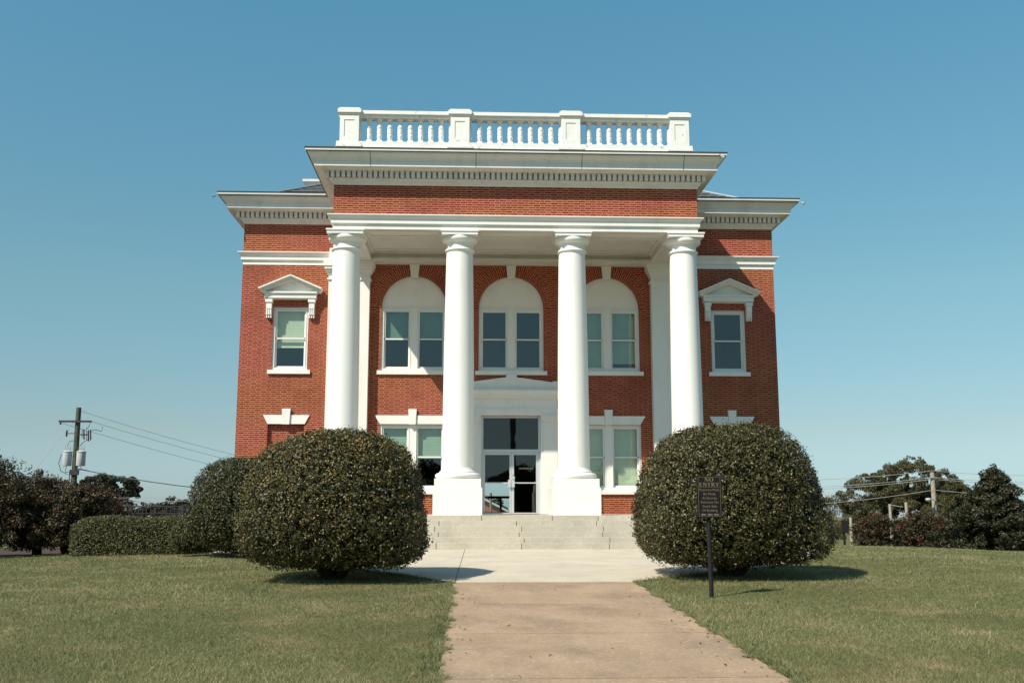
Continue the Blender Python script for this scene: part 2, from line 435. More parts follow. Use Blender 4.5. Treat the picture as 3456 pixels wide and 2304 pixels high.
# flared forecourt
FORE_L = [(-1.50, 16.04), (-2.55, 17.9), (-3.5, 19.15), (-4.8, 20.9), (-6.25, 22.85), (-7.2, 24.3)]
FORE_R = [(1.30, 16.04), (1.85, 16.75), (2.95, 17.75), (4.6, 19.6), (6.3, 22.3), (7.2, 24.3)]
def fore_edge(y, side):
    P = FORE_L if side < 0 else FORE_R
    return np.interp(y, [p[1] for p in P], [p[0] for p in P])
yb = [16.04, 17, 18, 19, 20, 21, 22, 23, 24.3, 25.5, 27.5]
mb = MB()
JX = lambda y: -1.48 + (y - 16) * .012      # long joint that runs to the steps
for a, b in zip(yb[:-1], yb[1:]):
    la, lb, ra, rb = (float(fore_edge(a, -1)), float(fore_edge(b, -1)), float(fore_edge(a, 1)), float(fore_edge(b, 1)))
    ja, jb = JX(a), JX(b)
    if a == 16.04: la = ja - .01
    slab(mb, [(la, a), (ja - .006, a), (jb - .006, b), (lb, b)] if la < ja - .02 else [(ja - .01, a), (jb - .006, b), (lb, b)], .02)
    slab(mb, [(ja + .006, a), (ra, a), (rb, b), (jb + .006, b)], .02)
mb.build('forecourt', 'plaza', kind='structure')
mb = MB(); slab(mb, [(JX(16.1) - .05, 16.1), (JX(16.1) + .05, 16.1), (JX(25) + .05, 25), (JX(25) - .05, 25)], .012, 0, .02)
mb.build('forecourt_joint', 'joint', kind='structure')

# ------------------------------------------------------------------ stone steps
tops = [-.205, -.339, -.472, -.607, -.733, -.862]
steps = thing('stone_steps', (0, 26.2, -1.03), 'six broad pale stone steps rising from the concrete forecourt to the white columns', 'steps')
joints = [(-2.72, -.95, .9, 2.1), (-2.04, -.05, 2.02), (-2.14, .07, 2.16), (-2.04, -.01, 2.1), (-2.16, .1, 2.24), (-2.07, .02, 2.18)]
XS = 5.55
for k, zt in enumerate(tops):
    yf = 26.95 - .30 * k
    zb = tops[k + 1] - .03 if k < 5 else -1.16
    yback = 31.598 if k == 0 else yf + .62
    e = [-XS] + list(joints[k]) + [XS]; mb = MB()
    for a, b in zip(e[:-1], e[1:]):
        ins = random.uniform(0, .006)
        mb.box(a + .008, b - .008, yf + ins, yback, zb if k == 0 else zb, zt - random.uniform(0, .004))
    mb.box(-XS + .01, XS - .01, yf + .03, yback - .02, zb + .005, zt - .02, 1)
    mb.build('step', ['stone', 'joint'], steps)

# ------------------------------------------------------------------ courthouse
CH = thing('brick_courthouse', (0, 31.6, -1.05), 'red brick two storey courthouse with white columned portico and balustrade on top', 'building')
YW, YP, A, B = 31.6, 27.54, 5.09, 8.43
AX = 3.04       # arch spacing
ZT = 8.88
wall = MB()
# openings: x0,x1,z0,z1
ops = [(c - 1.02, c + 1.02, 4.19, 6.19) for c in (-AX, .01, AX)] + [(c - 1.02, c + 1.02, .52, 2.53) for c in (-AX, AX)]
ops += [(-.96, .96, -.205, 2.80)] + [(c - .55, c + .55, 4.19, 6.18) for c in (-6.88, 6.90)]
arch = [(c - 1.02, c + 1.02, 6.19, 7.21) for c in (-AX, .01, AX)]
niche = [(c - .555, c + .555, .45, 2.525) for c in (-6.915, 6.93)]
allo = ops + arch + niche
bx = sorted({-B, B} | {o[0] for o in allo} | {o[1] for o in allo}); bz = sorted({-1.3, ZT} | {o[2] for o in allo} | {o[3] for o in allo})
for i in range(len(bx) - 1):
    for j in range(len(bz) - 1):
        mx, mz = (bx[i] + bx[i + 1]) / 2, (bz[j] + bz[j + 1]) / 2
        if any(o[0] < mx < o[1] and o[2] < mz < o[3] for o in allo): continue
        wall.face([(bx[i], YW, bz[j]), (bx[i + 1], YW, bz[j]), (bx[i + 1], YW, bz[j + 1]), (bx[i], YW, bz[j + 1])])
D = .22
for o in ops:
    x0, x1, z0, z1 = o
    wall.face([(x0, YW, z0), (x0, YW + D, z0), (x0, YW + D, z1), (x0, YW, z1)]); wall.face([(x1, YW, z0), (x1, YW, z1), (x1, YW + D, z1), (x1, YW + D, z0)])
    wall.face([(x0, YW, z0), (x1, YW, z0), (x1, YW + D, z0), (x0, YW + D, z0)])
    if o not in ops[:3]: wall.face([(x0, YW, z1), (x0, YW + D, z1), (x1, YW + D, z1), (x1, YW, z1)])
for o in niche:
    x0, x1, z0, z1 = o; d = .11
    wall.face([(x0, YW + d, z0), (x1, YW + d, z0), (x1, YW + d, z1), (x0, YW + d, z1)])
    wall.face([(x0, YW, z0), (x0, YW + d, z0), (x0, YW + d, z1), (x0, YW, z1)]); wall.face([(x1, YW, z0), (x1, YW, z1), (x1, YW + d, z1), (x1, YW + d, z0)])
    wall.face([(x0, YW, z0), (x1, YW, z0), (x1, YW + d, z0), (x0, YW + d, z0)]); wall.face([(x0, YW, z1), (x0, YW + d, z1), (x1, YW + d, z1), (x1, YW, z1)])
NA = 28
for c in (-AX, .01, AX):
    pts = [(c + 1.02 * math.cos(math.pi * k / NA), 6.19 + 1.02 * math.sin(math.pi * k / NA)) for k in range(NA + 1)]
    for k in range(NA):
        (xa, za), (xb, zb) = pts[k], pts[k + 1]
        wall.face([(xb, YW, zb), (xa, YW, za), (xa, YW, 7.21), (xb, YW, 7.21)])
        wall.face([(xa, YW, za), (xb, YW, zb), (xb, YW + D, zb), (xa, YW + D, za)])
# flanks and back
for sx in (-1, 1):
    q = [(sx * B, YW, -1.3), (sx * B, 52, -1.3), (sx * B, 52, ZT), (sx * B, YW, ZT)]
    wall.face(q if sx > 0 else q[::-1])
RO = (-.52, .78, -.42, 1.22)      # glazed rear exit
for x0, x1, z0, z1 in ((-B, RO[0], -3.5, ZT), (RO[1], B, -3.5, ZT), (RO[0], RO[1], RO[3], ZT), (RO[0], RO[1], -3.5, RO[2])):
    wall.face([(x1, 52, z0), (x0, 52, z0), (x0, 52, z1), (x1, 52, z1)])
wall.build('brick_wall', 'brick', CH)
fz = MB()          # brick frieze of the portico
fz.face([(-A, YP, 7.9), (A, YP, 7.9), (A, YP, 8.95), (-A, YP, 8.95)])
fz.face([(-A, YW, 7.9), (-A, YP, 7.9), (-A, YP, 8.95), (-A, YW, 8.95)]); fz.face([(A, YP, 7.9), (A, YW, 7.9), (A, YW, 8.95), (A, YP, 8.95)])
fz.build('brick_frieze', 'brick', CH)
# arch rings of radial bricks
for c in (-AX, .01, AX):
    mb = MB()
    for r0, r1, off in ((1.02, 1.24, 0), (1.24, 1.44, .17)):
        n = 40
        for k in range(n):
            a0, a1 = math.pi * k / n, math.pi * (k + 1) / n
            def P(r, a): return (c + r * math.cos(a), YW - .004, min(6.19 + r * math.sin(a), 7.56))
            mb.face([P(r1, a0), P(r1, a1), P(r0, a1), P(r0, a0)], 0,
                    [(off + .202, a0 * 1.2), (off + .202, a1 * 1.2), (off, a1 * 1.2), (off, a0 * 1.2)])
    mb.build('brick_arch', 'brick', CH)

# interior
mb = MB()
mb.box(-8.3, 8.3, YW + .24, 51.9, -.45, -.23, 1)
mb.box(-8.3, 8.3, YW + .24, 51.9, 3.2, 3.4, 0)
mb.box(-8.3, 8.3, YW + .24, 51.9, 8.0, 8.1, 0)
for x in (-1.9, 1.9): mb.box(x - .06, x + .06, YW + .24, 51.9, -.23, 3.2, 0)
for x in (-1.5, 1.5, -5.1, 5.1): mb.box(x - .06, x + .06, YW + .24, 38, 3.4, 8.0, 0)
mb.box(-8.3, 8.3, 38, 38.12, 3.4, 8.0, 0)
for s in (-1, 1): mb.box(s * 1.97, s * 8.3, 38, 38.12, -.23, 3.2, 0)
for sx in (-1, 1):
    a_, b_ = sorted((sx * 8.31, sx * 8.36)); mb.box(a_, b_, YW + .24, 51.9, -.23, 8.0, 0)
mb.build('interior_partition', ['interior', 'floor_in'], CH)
mb = MB()
mb.box(RO[0], RO[1], 52.0, 52.05, .44, .56); mb.box(.25, .36, 52.0, 52.05, RO[2], .44)
mb.build('rear_door_frame', 'iron', CH)

# ---- cornices
CP = [(.0, 8.86), (.03, 8.88), (.05, 8.93), (.08, 8.94), (.085, 8.97), (.12, 8.99), (.13, 9.02), (.13, 9.03), (.06, 9.033), (.06, 9.205), (.245, 9.205), (.26, 9.225), (.30, 9.245), (.33, 9.262), (.46, 9.262), (.475, 9.248), (.49, 9.248),
      (.49, 9.385), (.51, 9.388), (.515, 9.425), (.535, 9.43), (.545, 9.455), (.575, 9.49), (.62, 9.525), (.655, 9.565), (.675, 9.61), (.705, 9.615), (.715, 9.62), (.715, 9.682)]
def cornice(name, path, dz, dent_runs, ends):
    mb = MB(); prof = [(o, z + dz) for o, z in CP] + [(-.3, 9.682 + dz)]
    mb.sweep(prof, path)
    c = mb.build(name, 'cornice', CH)
    d = MB()
    for (xa, ya, xb, yb2) in dent_runs:
        Lr = math.hypot(xb - xa, yb2 - ya); n = max(1, int(round(Lr / .1483))); ux, uy = (xb - xa) / Lr, (yb2 - ya) / Lr
        for k in range(n + 1):
            t = Lr * k / n; px, py = xa + ux * t, ya + uy * t
            nxn, nyn = uy, -ux
            ax, ay = px - ux * .048, py - uy * .048; bx2, by2 = px + ux * .048, py + uy * .048
            p = [(ax + nxn * .062, ay + nyn * .062), (bx2 + nxn * .062, by2 + nyn * .062), (bx2 + nxn * .225, by2 + nyn * .225), (ax + nxn * .225, ay + nyn * .225)]
            xs_ = [q[0] for q in p]; ys_ = [q[1] for q in p]
            d.box(min(xs_), max(xs_), min(ys_), max(ys_), 9.035 + dz, 9.203 + dz)
    d.build('dentil_course', 'cornice', c)
    if not dz:
        for x in (-4.05, -1.15, 1.78, 4.62):
            MB().sweep([(o + .004, z) for o, z in prof[14:27]] + [(.4, 9.6)], [(x, YP), (x + .014, YP)]).build('seam', 'joint', c)
    e = MB(); e.sweep([(.70, 9.684 + dz), (.735, 9.684 + dz), (.735, 9.705 + dz), (.70, 9.71 + dz)], path)
    e.build('roof_edge', 'dark_edge', c)
    return c
cornice('portico_cornice', [(-A, YW + .9), (-A, YP), (A, YP), (A, YW + .9)], 0,
        [(-A - .17, YP, A + .17, YP), (-A, YW, -A, YP - .03), (A, YP - .03, A, YW)], 0)
cornice('wing_cornice', [(-B, 52), (-B, YW), (-A - .02, YW)], -.02, [(-B - .17, YW, -A - .35, YW), (-B, 52, -B, YW - .03)], 0)
cornice('wing_cornice', [(A + .02, YW), (B, YW), (B, 52)], -.02, [(A + .35, YW, B + .17, YW), (B, YW - .03, B, 52)], 0)

# ---- entablature over the columns and the string courses that carry it round the wings
EP = [(0, 7.60), (.0, 7.725), (.035, 7.728), (.035, 7.745), (.055, 7.75), (.055, 7.862), (.065, 7.866), (.075, 7.89), (.105, 7.915), (.125, 7.95), (.135, 7.965), (.15, 7.968), (.15, 7.995), (.0, 8.02), (-.1, 8.02)]
mb = MB(); mb.sweep(EP, [(-A, YW + .1), (-A, YP), (A, YP), (A, YW + .1)])
ent = mb.build('entablature', 'white', CH)
mb = MB()       # beams behind the entablature, ceiling panels
mb.box(-A + .001, A - .001, YP + .001, 28.42, 7.602, 7.93); mb.box(-A + .001, -4.36, 28.421, 31.55, 7.602, 7.93); mb.box(4.36, A - .001, 28.421, 31.55, 7.602, 7.93)
mb.box(-4.359, 4.359, 31.02, 31.599, 7.565, 7.66); mb.box(-4.359, 4.359, 31.14, 31.599, 7.661, 7.93)
mb.box(-4.359, 4.359, 28.421, 31.139, 7.86, 7.95)
# crown moulding round the coffer
for x0, x1, y0, y1 in ((-4.359, 4.359, 28.421, 28.50), (-4.359, 4.359, 31.06, 31.138), (-4.359, -4.28, 28.5, 31.06), (4.28, 4.359, 28.5, 31.06)):
    mb.box(x0, x1, y0, y1, 7.80, 7.859)
cpan = MB()
for c in (-3.165, 0, 3.165):    # raised mouldings that outline panels under the front beam and on the ceiling
    for (x0, x1, y0, y1, zz) in ((c - 1.0, c + 1.0, 27.68, 28.24, 7.602), (c - 1.30, c + 1.30, 28.85, 30.75, 7.86)):
        t = .045
        cpan.box(x0, x1, y0, y0 + t, zz - .022, zz - .001); cpan.box(x0, x1, y1 - t, y1, zz - .022, zz - .001)
        cpan.box(x0, x0 + t, y0 + t, y1 - t, zz - .022, zz - .001); cpan.box(x1 - t, x1, y0 + t, y1 - t, zz - .022, zz - .001)
for sx in (-1, 1):
    x0, x1 = sorted((sx * 4.50, sx * 4.97)); t = .045
    for (y0, y1) in ((28.7, 30.9),):
        cpan.box(x0, x1, y0, y0 + t, 7.58, 7.601); cpan.box(x0, x1, y1 - t, y1, 7.58, 7.601)
        cpan.box(x0, x0 + t, y0 + t, y1 - t, 7.58, 7.601); cpan.box(x1 - t, x1, y0 + t, y1 - t, 7.58, 7.601)
pc = mb.build('portico_ceiling', 'soffit', CH); cpan.build('ceiling_moulding', 'soffit', pc)
for s in (-1, 1):
    mb = MB(); ep = [(o + .004, z - .075) for o, z in EP]
    pth = [(-B, 52), (-B, YW), (-5.71, YW)] if s < 0 else [(5.71, YW), (B, YW), (B, 52)]
    mb.sweep(ep, pth); mb.build('string_course', 'white', CH)

# ---- columns
CX = [-4.7475, -1.5825, 1.5825, 4.7475]; CY = 28.0
def col_meshes():
    ped = MB().box(-.655, .655, -.655, .655, -.206, .51).box(-.62, .62, -.62, .62, .511, .755)
    ped.mi = [0] * len(ped.f)
    base = MB().lathe([(.56, .756)] + [(.535 + .085 * math.cos(a), .835 + .078 * math.sin(a)) for a in [R(-85 + 170 * k / 10) for k in range(11)]] + [(.505, .92), (.505, .955), (.48, .965), (.455, 1.0), (.437, 1.06)], 0, 0, 48)
    prof = []
    for k in range(25):
        t = k / 24; r = .436 - .062 * (t ** 1.7); prof.append((r, 1.06 + t * (7.03 - 1.06)))
    shaft = MB().lathe(prof, 0, 0, 64)
    cap = MB().lathe([(.374, 7.03), (.385, 7.05), (.405, 7.06)] + [(.395 + .028 * math.cos(a), 7.095 + .032 * math.sin(a)) for a in [R(-80 + 160 * k / 6) for k in range(7)]] +
                     [(.385, 7.135), (.372, 7.15), (.372, 7.275), (.39, 7.285), (.39, 7.30), (.41, 7.305)] + [(.41 + .095 * math.sin(a), 7.41 - .10 * math.cos(a)) for a in [R(20 + 90 * k / 6) for k in range(7)]] + [(.495, 7.462), (.47, 7.468)], 0, 0, 56)
    ab = MB().box(-.50, .50, -.50, .50, 7.469, 7.555).box(-.525, .525, -.525, .525, 7.556, 7.599)
    i = len(cap.v); cap.v += ab.v; cap.f += [tuple(q + i for q in f) for f in ab.f]; cap.mi += ab.mi; cap.uv += ab.uv; cap.sm += ab.sm
    return [(n, x.mesh(n, [M['column']])) for n, x in (('pedestal', ped), ('column_base', base), ('capital', cap))], shaft.mesh('column', [M['column']])
sub, shaft_me = col_meshes()
for x in CX:
    c = link(bpy.data.objects.new('column', shaft_me), CH, (x, CY, 0), group='portico columns')
    for n, me in sub: link(bpy.data.objects.new(n, me), c, (x, CY, 0))

# ---- wall pilasters behind the end columns
for s in (-1, 1):
    x0, x1 = sorted((s * 4.42, s * 5.70)); mb = MB()
    mb.box(x0, x1, 31.32, YW + .01, -.204, 7.18)
    p = mb.build('pilaster', 'white', CH)
    cp = MB()
    cp.box(x0 - .04, x1 + .04, 31.28, YW + .01, 7.0, 7.05); cp.box(x0 - .03, x1 + .03, 31.29, YW + .01, 7.181, 7.25)
    cp.box(x0 - .07, x1 + .07, 31.25, YW + .01, 7.251, 7.33); cp.box(x0 - .12, x1 + .12, 31.20, YW + .01, 7.331, 7.42); cp.box(x0 - .15, x1 + .15, 31.17, YW + .01, 7.421, 7.598)
    cp.box(min(s * 5.10, s * 5.70), max(s * 5.10, s * 5.70), 31.34, YW + .01, 7.599, 8.02)
    cp.build('capital', 'white', p)
    bp = MB(); bp.box(x0 - .05, x1 + .05, 31.27, YW + .01, -.203, .50); bp.build('plinth', 'white', p)

# ---- windows
def louvres(mb, x0, x1, z0, z1, y, step=.048):
    z = z0
    while z < z1 - .01:
        mb.face([(x0, y - .002, z), (x1, y - .002, z), (x1, y + .005, z + step * .98), (x0, y + .005, z + step * .98)]); z += step
    mb.box(x0, x1, y - .012, y + .03, z0 - .03, z0)
def window(name, cx, z0, z1, hw, meet, units, blinds=(), sill=True, sill_h=.12, sill_w=.105, top_rail=.06):
    """frame (the part) with sash, pane, blind and sill sub-parts; units: glass spans relative to cx"""
    f = MB(); y0, y1 = YW + .055, YW + .19
    go = [units[0][0] - .05] + [u for un in zip([u[1] + .05 for u in units[:-1]], [u[0] - .05 for u in units[1:]]) for u in un] + [units[-1][1] + .05]
    zb, zt = z0 + .085, z1 - .075
    f.box(cx - hw, cx + hw, y0, y1, z0, zb); f.box(cx - hw, cx + hw, y0, y1, zt, z1)
    edges = [-hw] + go + [hw]
    for k in range(0, len(edges), 2): f.box(cx + edges[k], cx + edges[k + 1], y0, y1, zb, zt)
    # stop bead
    for a, b in [(go[2 * k], go[2 * k + 1]) for k in range(len(units))]:
        f.box(cx + a - .022, cx + a - .002, y0 - .012, y0 - .001, zb, zt); f.box(cx + b + .002, cx + b + .022, y0 - .012, y0 - .001, zb, zt)
        f.box(cx + a - .022, cx + b + .022, y0 - .012, y0 - .001, zt + .001, zt + .024)
    fr = f.build(name, 'frame', CH)
    gl = MB()
    for a, b in units:
        s = MB(); xa, xb = cx + a - .049, cx + b + .049
        ya = YW + .085
        s.box(xa, xa + .049, ya, ya + .04, meet, zt - .001); s.box(xb - .049, xb, ya, ya + .04, meet, zt - .001); s.box(xa + .05, xb - .05, ya, ya + .04, zt - .05, zt - .001)
        s.box(xa, xb, ya, ya + .045, meet - .022, meet + .022)
        yl = ya + .046
        s.box(xa, xa + .049, yl, yl + .04, zb + .001, meet - .023); s.box(xb - .049, xb, yl, yl + .04, zb + .001, meet - .023); s.box(xa + .05, xb - .05, yl, yl + .04, zb + .001, zb + .055)
        s.build('sash', 'frame', fr)
        gl.face([(xa + .045, ya + .02, meet), (xb - .045, ya + .02, meet), (xb - .045, ya + .02, zt - .045), (xa + .045, ya + .02, zt - .045)])
        gl.face([(xa + .045, yl + .02, zb + .05), (xb - .045, yl + .02, zb + .05), (xb - .045, yl + .02, meet - .02), (xa + .045, yl + .02, meet - .02)])
    gl.build('pane', 'glass', fr)
    for (k, zlo, m) in blinds:
        b = MB(); a, c = units[k]; louvres(b, cx + a - .03, cx + c + .03, zlo, zt - .01, YW + .215)
        b.build('blind', m, fr)
    if sill:
        s = MB().box(cx - hw - sill_w, cx + hw + sill_w, YW - .07, YW + .06, z0 - sill_h, z0 + .003); s.build('sill', 'white', fr)
    return fr
def keystone(cx, zb, zt, wb, wt, y0, parent, panel=True):
    k = MB(); k.prism([(cx - wb, zb), (cx + wb, zb), (cx + wt, zt), (cx - wt, zt)], y0, YW + .02)
    if panel:
        t = .035; m = [(cx - wb + t, zb + t), (cx + wb - t, zb + t), (cx + wt - t * 1.1, zt - t), (cx - wt + t * 1.1, zt - t)]
        o = [(cx - wb + .004, zb + .004), (cx + wb - .004, zb + .004), (cx + wt - .004, zt - .004), (cx - wt + .004, zt - .004)]
        for q in range(4):
            q2 = (q + 1) % 4; k.prism([o[q], o[q2], m[q2], m[q]], y0 - .018, y0 - .0005)
    k.build('keystone', 'white', parent)
UN2 = [(-.885, -.172), (.178, .895)]
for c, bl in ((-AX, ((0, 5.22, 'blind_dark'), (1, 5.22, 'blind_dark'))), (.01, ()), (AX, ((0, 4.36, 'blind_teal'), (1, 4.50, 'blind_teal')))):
    fr = window('arched_window', c, 4.19, 6.19, 1.02, 5.20, UN2, bl)
    t = MB(); t.prism([(c + 1.018 * math.cos(math.pi * k / 36), 6.192 + 1.018 * math.sin(math.pi * k / 36)) for k in range(37)], YW + .09, YW + .16)
    t.build('tympanum', 'white', fr)
    keystone(c, 7.15, 7.562, .118, .155, YW - .09, fr)
for c, bl in ((-AX, ((0, 1.52, 'blind_teal'), (1, 1.52, 'blind_teal'))), (AX, ((0, .66, 'blind'), (1, .66, 'blind')))):
    fr = window('paired_window', c, .52, 2.53, 1.02, 1.53, UN2, bl, sill_h=.125)
    l = MB()
    l.prism([(c - .995, 2.533), (c - .105, 2.533), (c - .125, 2.80), (c - 1.165, 2.80)], YW - .035, YW + .02)
    l.prism([(c + .105, 2.533), (c + .995, 2.533), (c + 1.165, 2.80), (c + .125, 2.80)], YW - .035, YW + .02)
    l.build('lintel', 'white', fr); keystone(c, 2.52, 2.99, .102, .130, YW - .085, fr, False)
for c in (-6.905, 6.925):
    l = MB()
    l.prism([(c - .565, 2.522), (c - .105, 2.522), (c - .125, 2.80), (c - .71, 2.80)], YW - .035, YW + .02)
    l.prism([(c + .105, 2.522), (c + .565, 2.522), (c + .71, 2.80), (c + .125, 2.80)], YW - .035, YW + .02)
    lo = l.build('lintel', 'white', CH); keystone(c, 2.51, 2.99, .102, .130, YW - .085, lo, False)
for c, bl in ((-6.88, ((0, 4.945, 'blind'),)), (6.90, ())):
    fr = window('hooded_window', c, 4.19, 6.18, .55, 5.20, [(-.42, .42)], bl)
    h = MB()
    h.box(c - .80, c + .80, 31.38, YW + .01, 6.425, 6.57); h.box(c - .835, c + .835, 31.33, YW + .01, 6.571, 6.625)
    h.box(c - .80, c + .80, 31.48, YW + .01, 6.40, 6.424)
    ax, az, ex, ez = c + .01, 7.14, .985, 6.715
    for s in (-1, 1):
        out = []
        for (y0, t0, t1) in ((31.20, 0, .045), (31.26, .046, .085), (31.34, .086, .15)):
            p = [(ax, az - t0), (ax, az - t1), (ax + s * (ex - t1 * .6), ez - t1 * .85), (ax + s * (ex - t0 * .6), ez - t0 * .85)]
            if s < 0: p = p
            else: p = p[::-1]
            h.prism(p, y0, YW + .005 + t0)
    h.prism([(c - .86, 6.626), (c + .86, 6.626), (ax, 7.0)], 31.50, YW + .012)
    ho = h.build('pediment_hood', 'white', fr)
    for s in (-1, 1):
        b = MB(); xc = c + s * .66
        b.box(xc - .11, xc + .11, 31.40, YW + .01, 6.30, 6.399)
        b.box(xc - .085, xc + .085, 31.43, YW + .01, 6.10, 6.299)
        b.box(xc - .085, xc + .085, 31.455, YW + .01, 5.90, 6.099)
        for q in (-.062, 0, .062):
            b.box(xc + q - .014, xc + q + .014, 31.435, 31.4545, 5.91, 6.09)
            b.box(xc + q - .018, xc + q + .018, 31.47, YW + .01, 5.815, 5.899)
        b.build('bracket', 'white', ho)

# ---- doorway
dw = MB()
dw.box(-1.0, -.925, 31.50, YW + .2, -.204, 2.80); dw.box(.925, 1.0, 31.50, YW + .2, -.204, 2.80)
dw.box(-1.44, 1.44, 31.44, YW + .01, 2.801, 3.0); dw.box(-1.45, 1.45, 31.42, YW + .01, 2.955, 3.002)
dw.box(-1.43, 1.43, 31.46, YW + .01, 3.003, 3.30)
dw.sweep([(0, 3.301), (.03, 3.305), (.06, 3.33), (.10, 3.345), (.10, 3.43), (.12, 3.44), (.14, 3.47), (.18, 3.51), (.19, 3.55), (.19, 3.575), (-.1, 3.575)], [(-1.42, YW + .01), (-1.42, 31.46), (1.42, 31.46), (1.42, YW + .01)])
door_sur = dw.build('door_surround', 'white', CH)
pd = MB()
pd.prism([(-1.45, 3.577), (1.45, 3.577), (1.45, 3.868), (1.30, 3.868), (1.30, 3.835), (.18, 3.988), (.18, 4.078), (-.15, 4.078), (-.15, 3.988), (-1.28, 3.835), (-1.28, 3.868), (-1.45, 3.868)], 31.47, YW + .012)
pd.build('blocking_pediment', 'white', door_sur)
for s in (-1, 1):
    p = MB(); x0, x1 = sorted((s * 1.002, s * 1.44))
    p.box(x0, x1, 31.48, YW + .01, -.204, 2.50); p.box(x0 - .02, x1 + .02, 31.46, YW + .01, 2.46, 2.50)
    p.box(x0, x1, 31.475, YW + .01, 2.501, 2.60); p.box(x0 - .035, x1 + .035, 31.44, YW + .01, 2.601, 2.66); p.box(x0 - .07, x1 + .06, 31.40, YW + .01, 2.661, 2.72); p.box(x0 - .09, x1 + .07, 31.37, YW + .01, 2.721, 2.799)
    p.build('pilaster', 'white', door_sur)
yd = YW + .06
al = MB()
al.box(-.924, -.85, yd, yd + .1, -.204, 2.799); al.box(.855, .924, yd, yd + .1, -.204, 2.799); al.box(-.849, .854, yd, yd + .1, 2.735, 2.799)
al.box(-.849, .854, yd - .01, yd + .1, 1.71, 1.765); al.box(-.88, .885, yd - .03, yd - .011, 1.675, 1.72)
dfr = al.build('door_frame', 'alu', CH)
t = MB(); t.face([(-.849, yd + .05, 1.766), (.854, yd + .05, 1.766), (.854, yd + .05, 2.734), (-.849, yd + .05, 2.734)]); t.build('transom_pane', 'trans_glass', dfr)
for s, x0, x1 in ((-1, -.848, .008), (1, .016, .853)):
    d = MB(); y0, y1 = yd + .02, yd + .065
    d.box(x0, x0 + (.055 if s < 0 else .085), y0, y1, -.195, 1.674); d.box(x1 - (.045 if s < 0 else .07), x1, y0, y1, -.195, 1.674)
    xa, xb = x0 + (.055 if s < 0 else .085), x1 - (.045 if s < 0 else .07)
    d.box(xa, xb, y0, y1, 1.60, 1.674); d.box(xa, xb, y0, y1, .725, .76); d.box(xa, xb, y0, y1, -.195, -.16)
    leaf = d.build('door', 'alu', CH)
    gsh = MB(); gsh.face([(xa, y0 + .02, -.16), (xb, y0 + .02, -.16), (xb, y0 + .02, .725), (xa, y0 + .02, .725)]); gsh.face([(xa, y0 + .02, .76), (xb, y0 + .02, .76), (xb, y0 + .02, 1.60), (xa, y0 + .02, 1.60)])
    gsh.build('pane', 'door_glass', leaf)
    h = MB()
    hx0, hx1 = ((-.085, .004) if s < 0 else (.022, .118))
    h.box(hx0, hx1, yd - .055, yd - .045, .61, .835)
    for z in (.64, .79): h.box((hx0 + hx1) / 2 - .012, (hx0 + hx1) / 2 + .012, yd - .045, y0, z, z + .024)
    if s > 0: h.box(.03, .125, yd - .03, y0 - .001, .86, .94); h.box(.035, .06, yd - .02, y0 - .001, .95, 1.02)
    h.build('handle', 'alu', leaf)

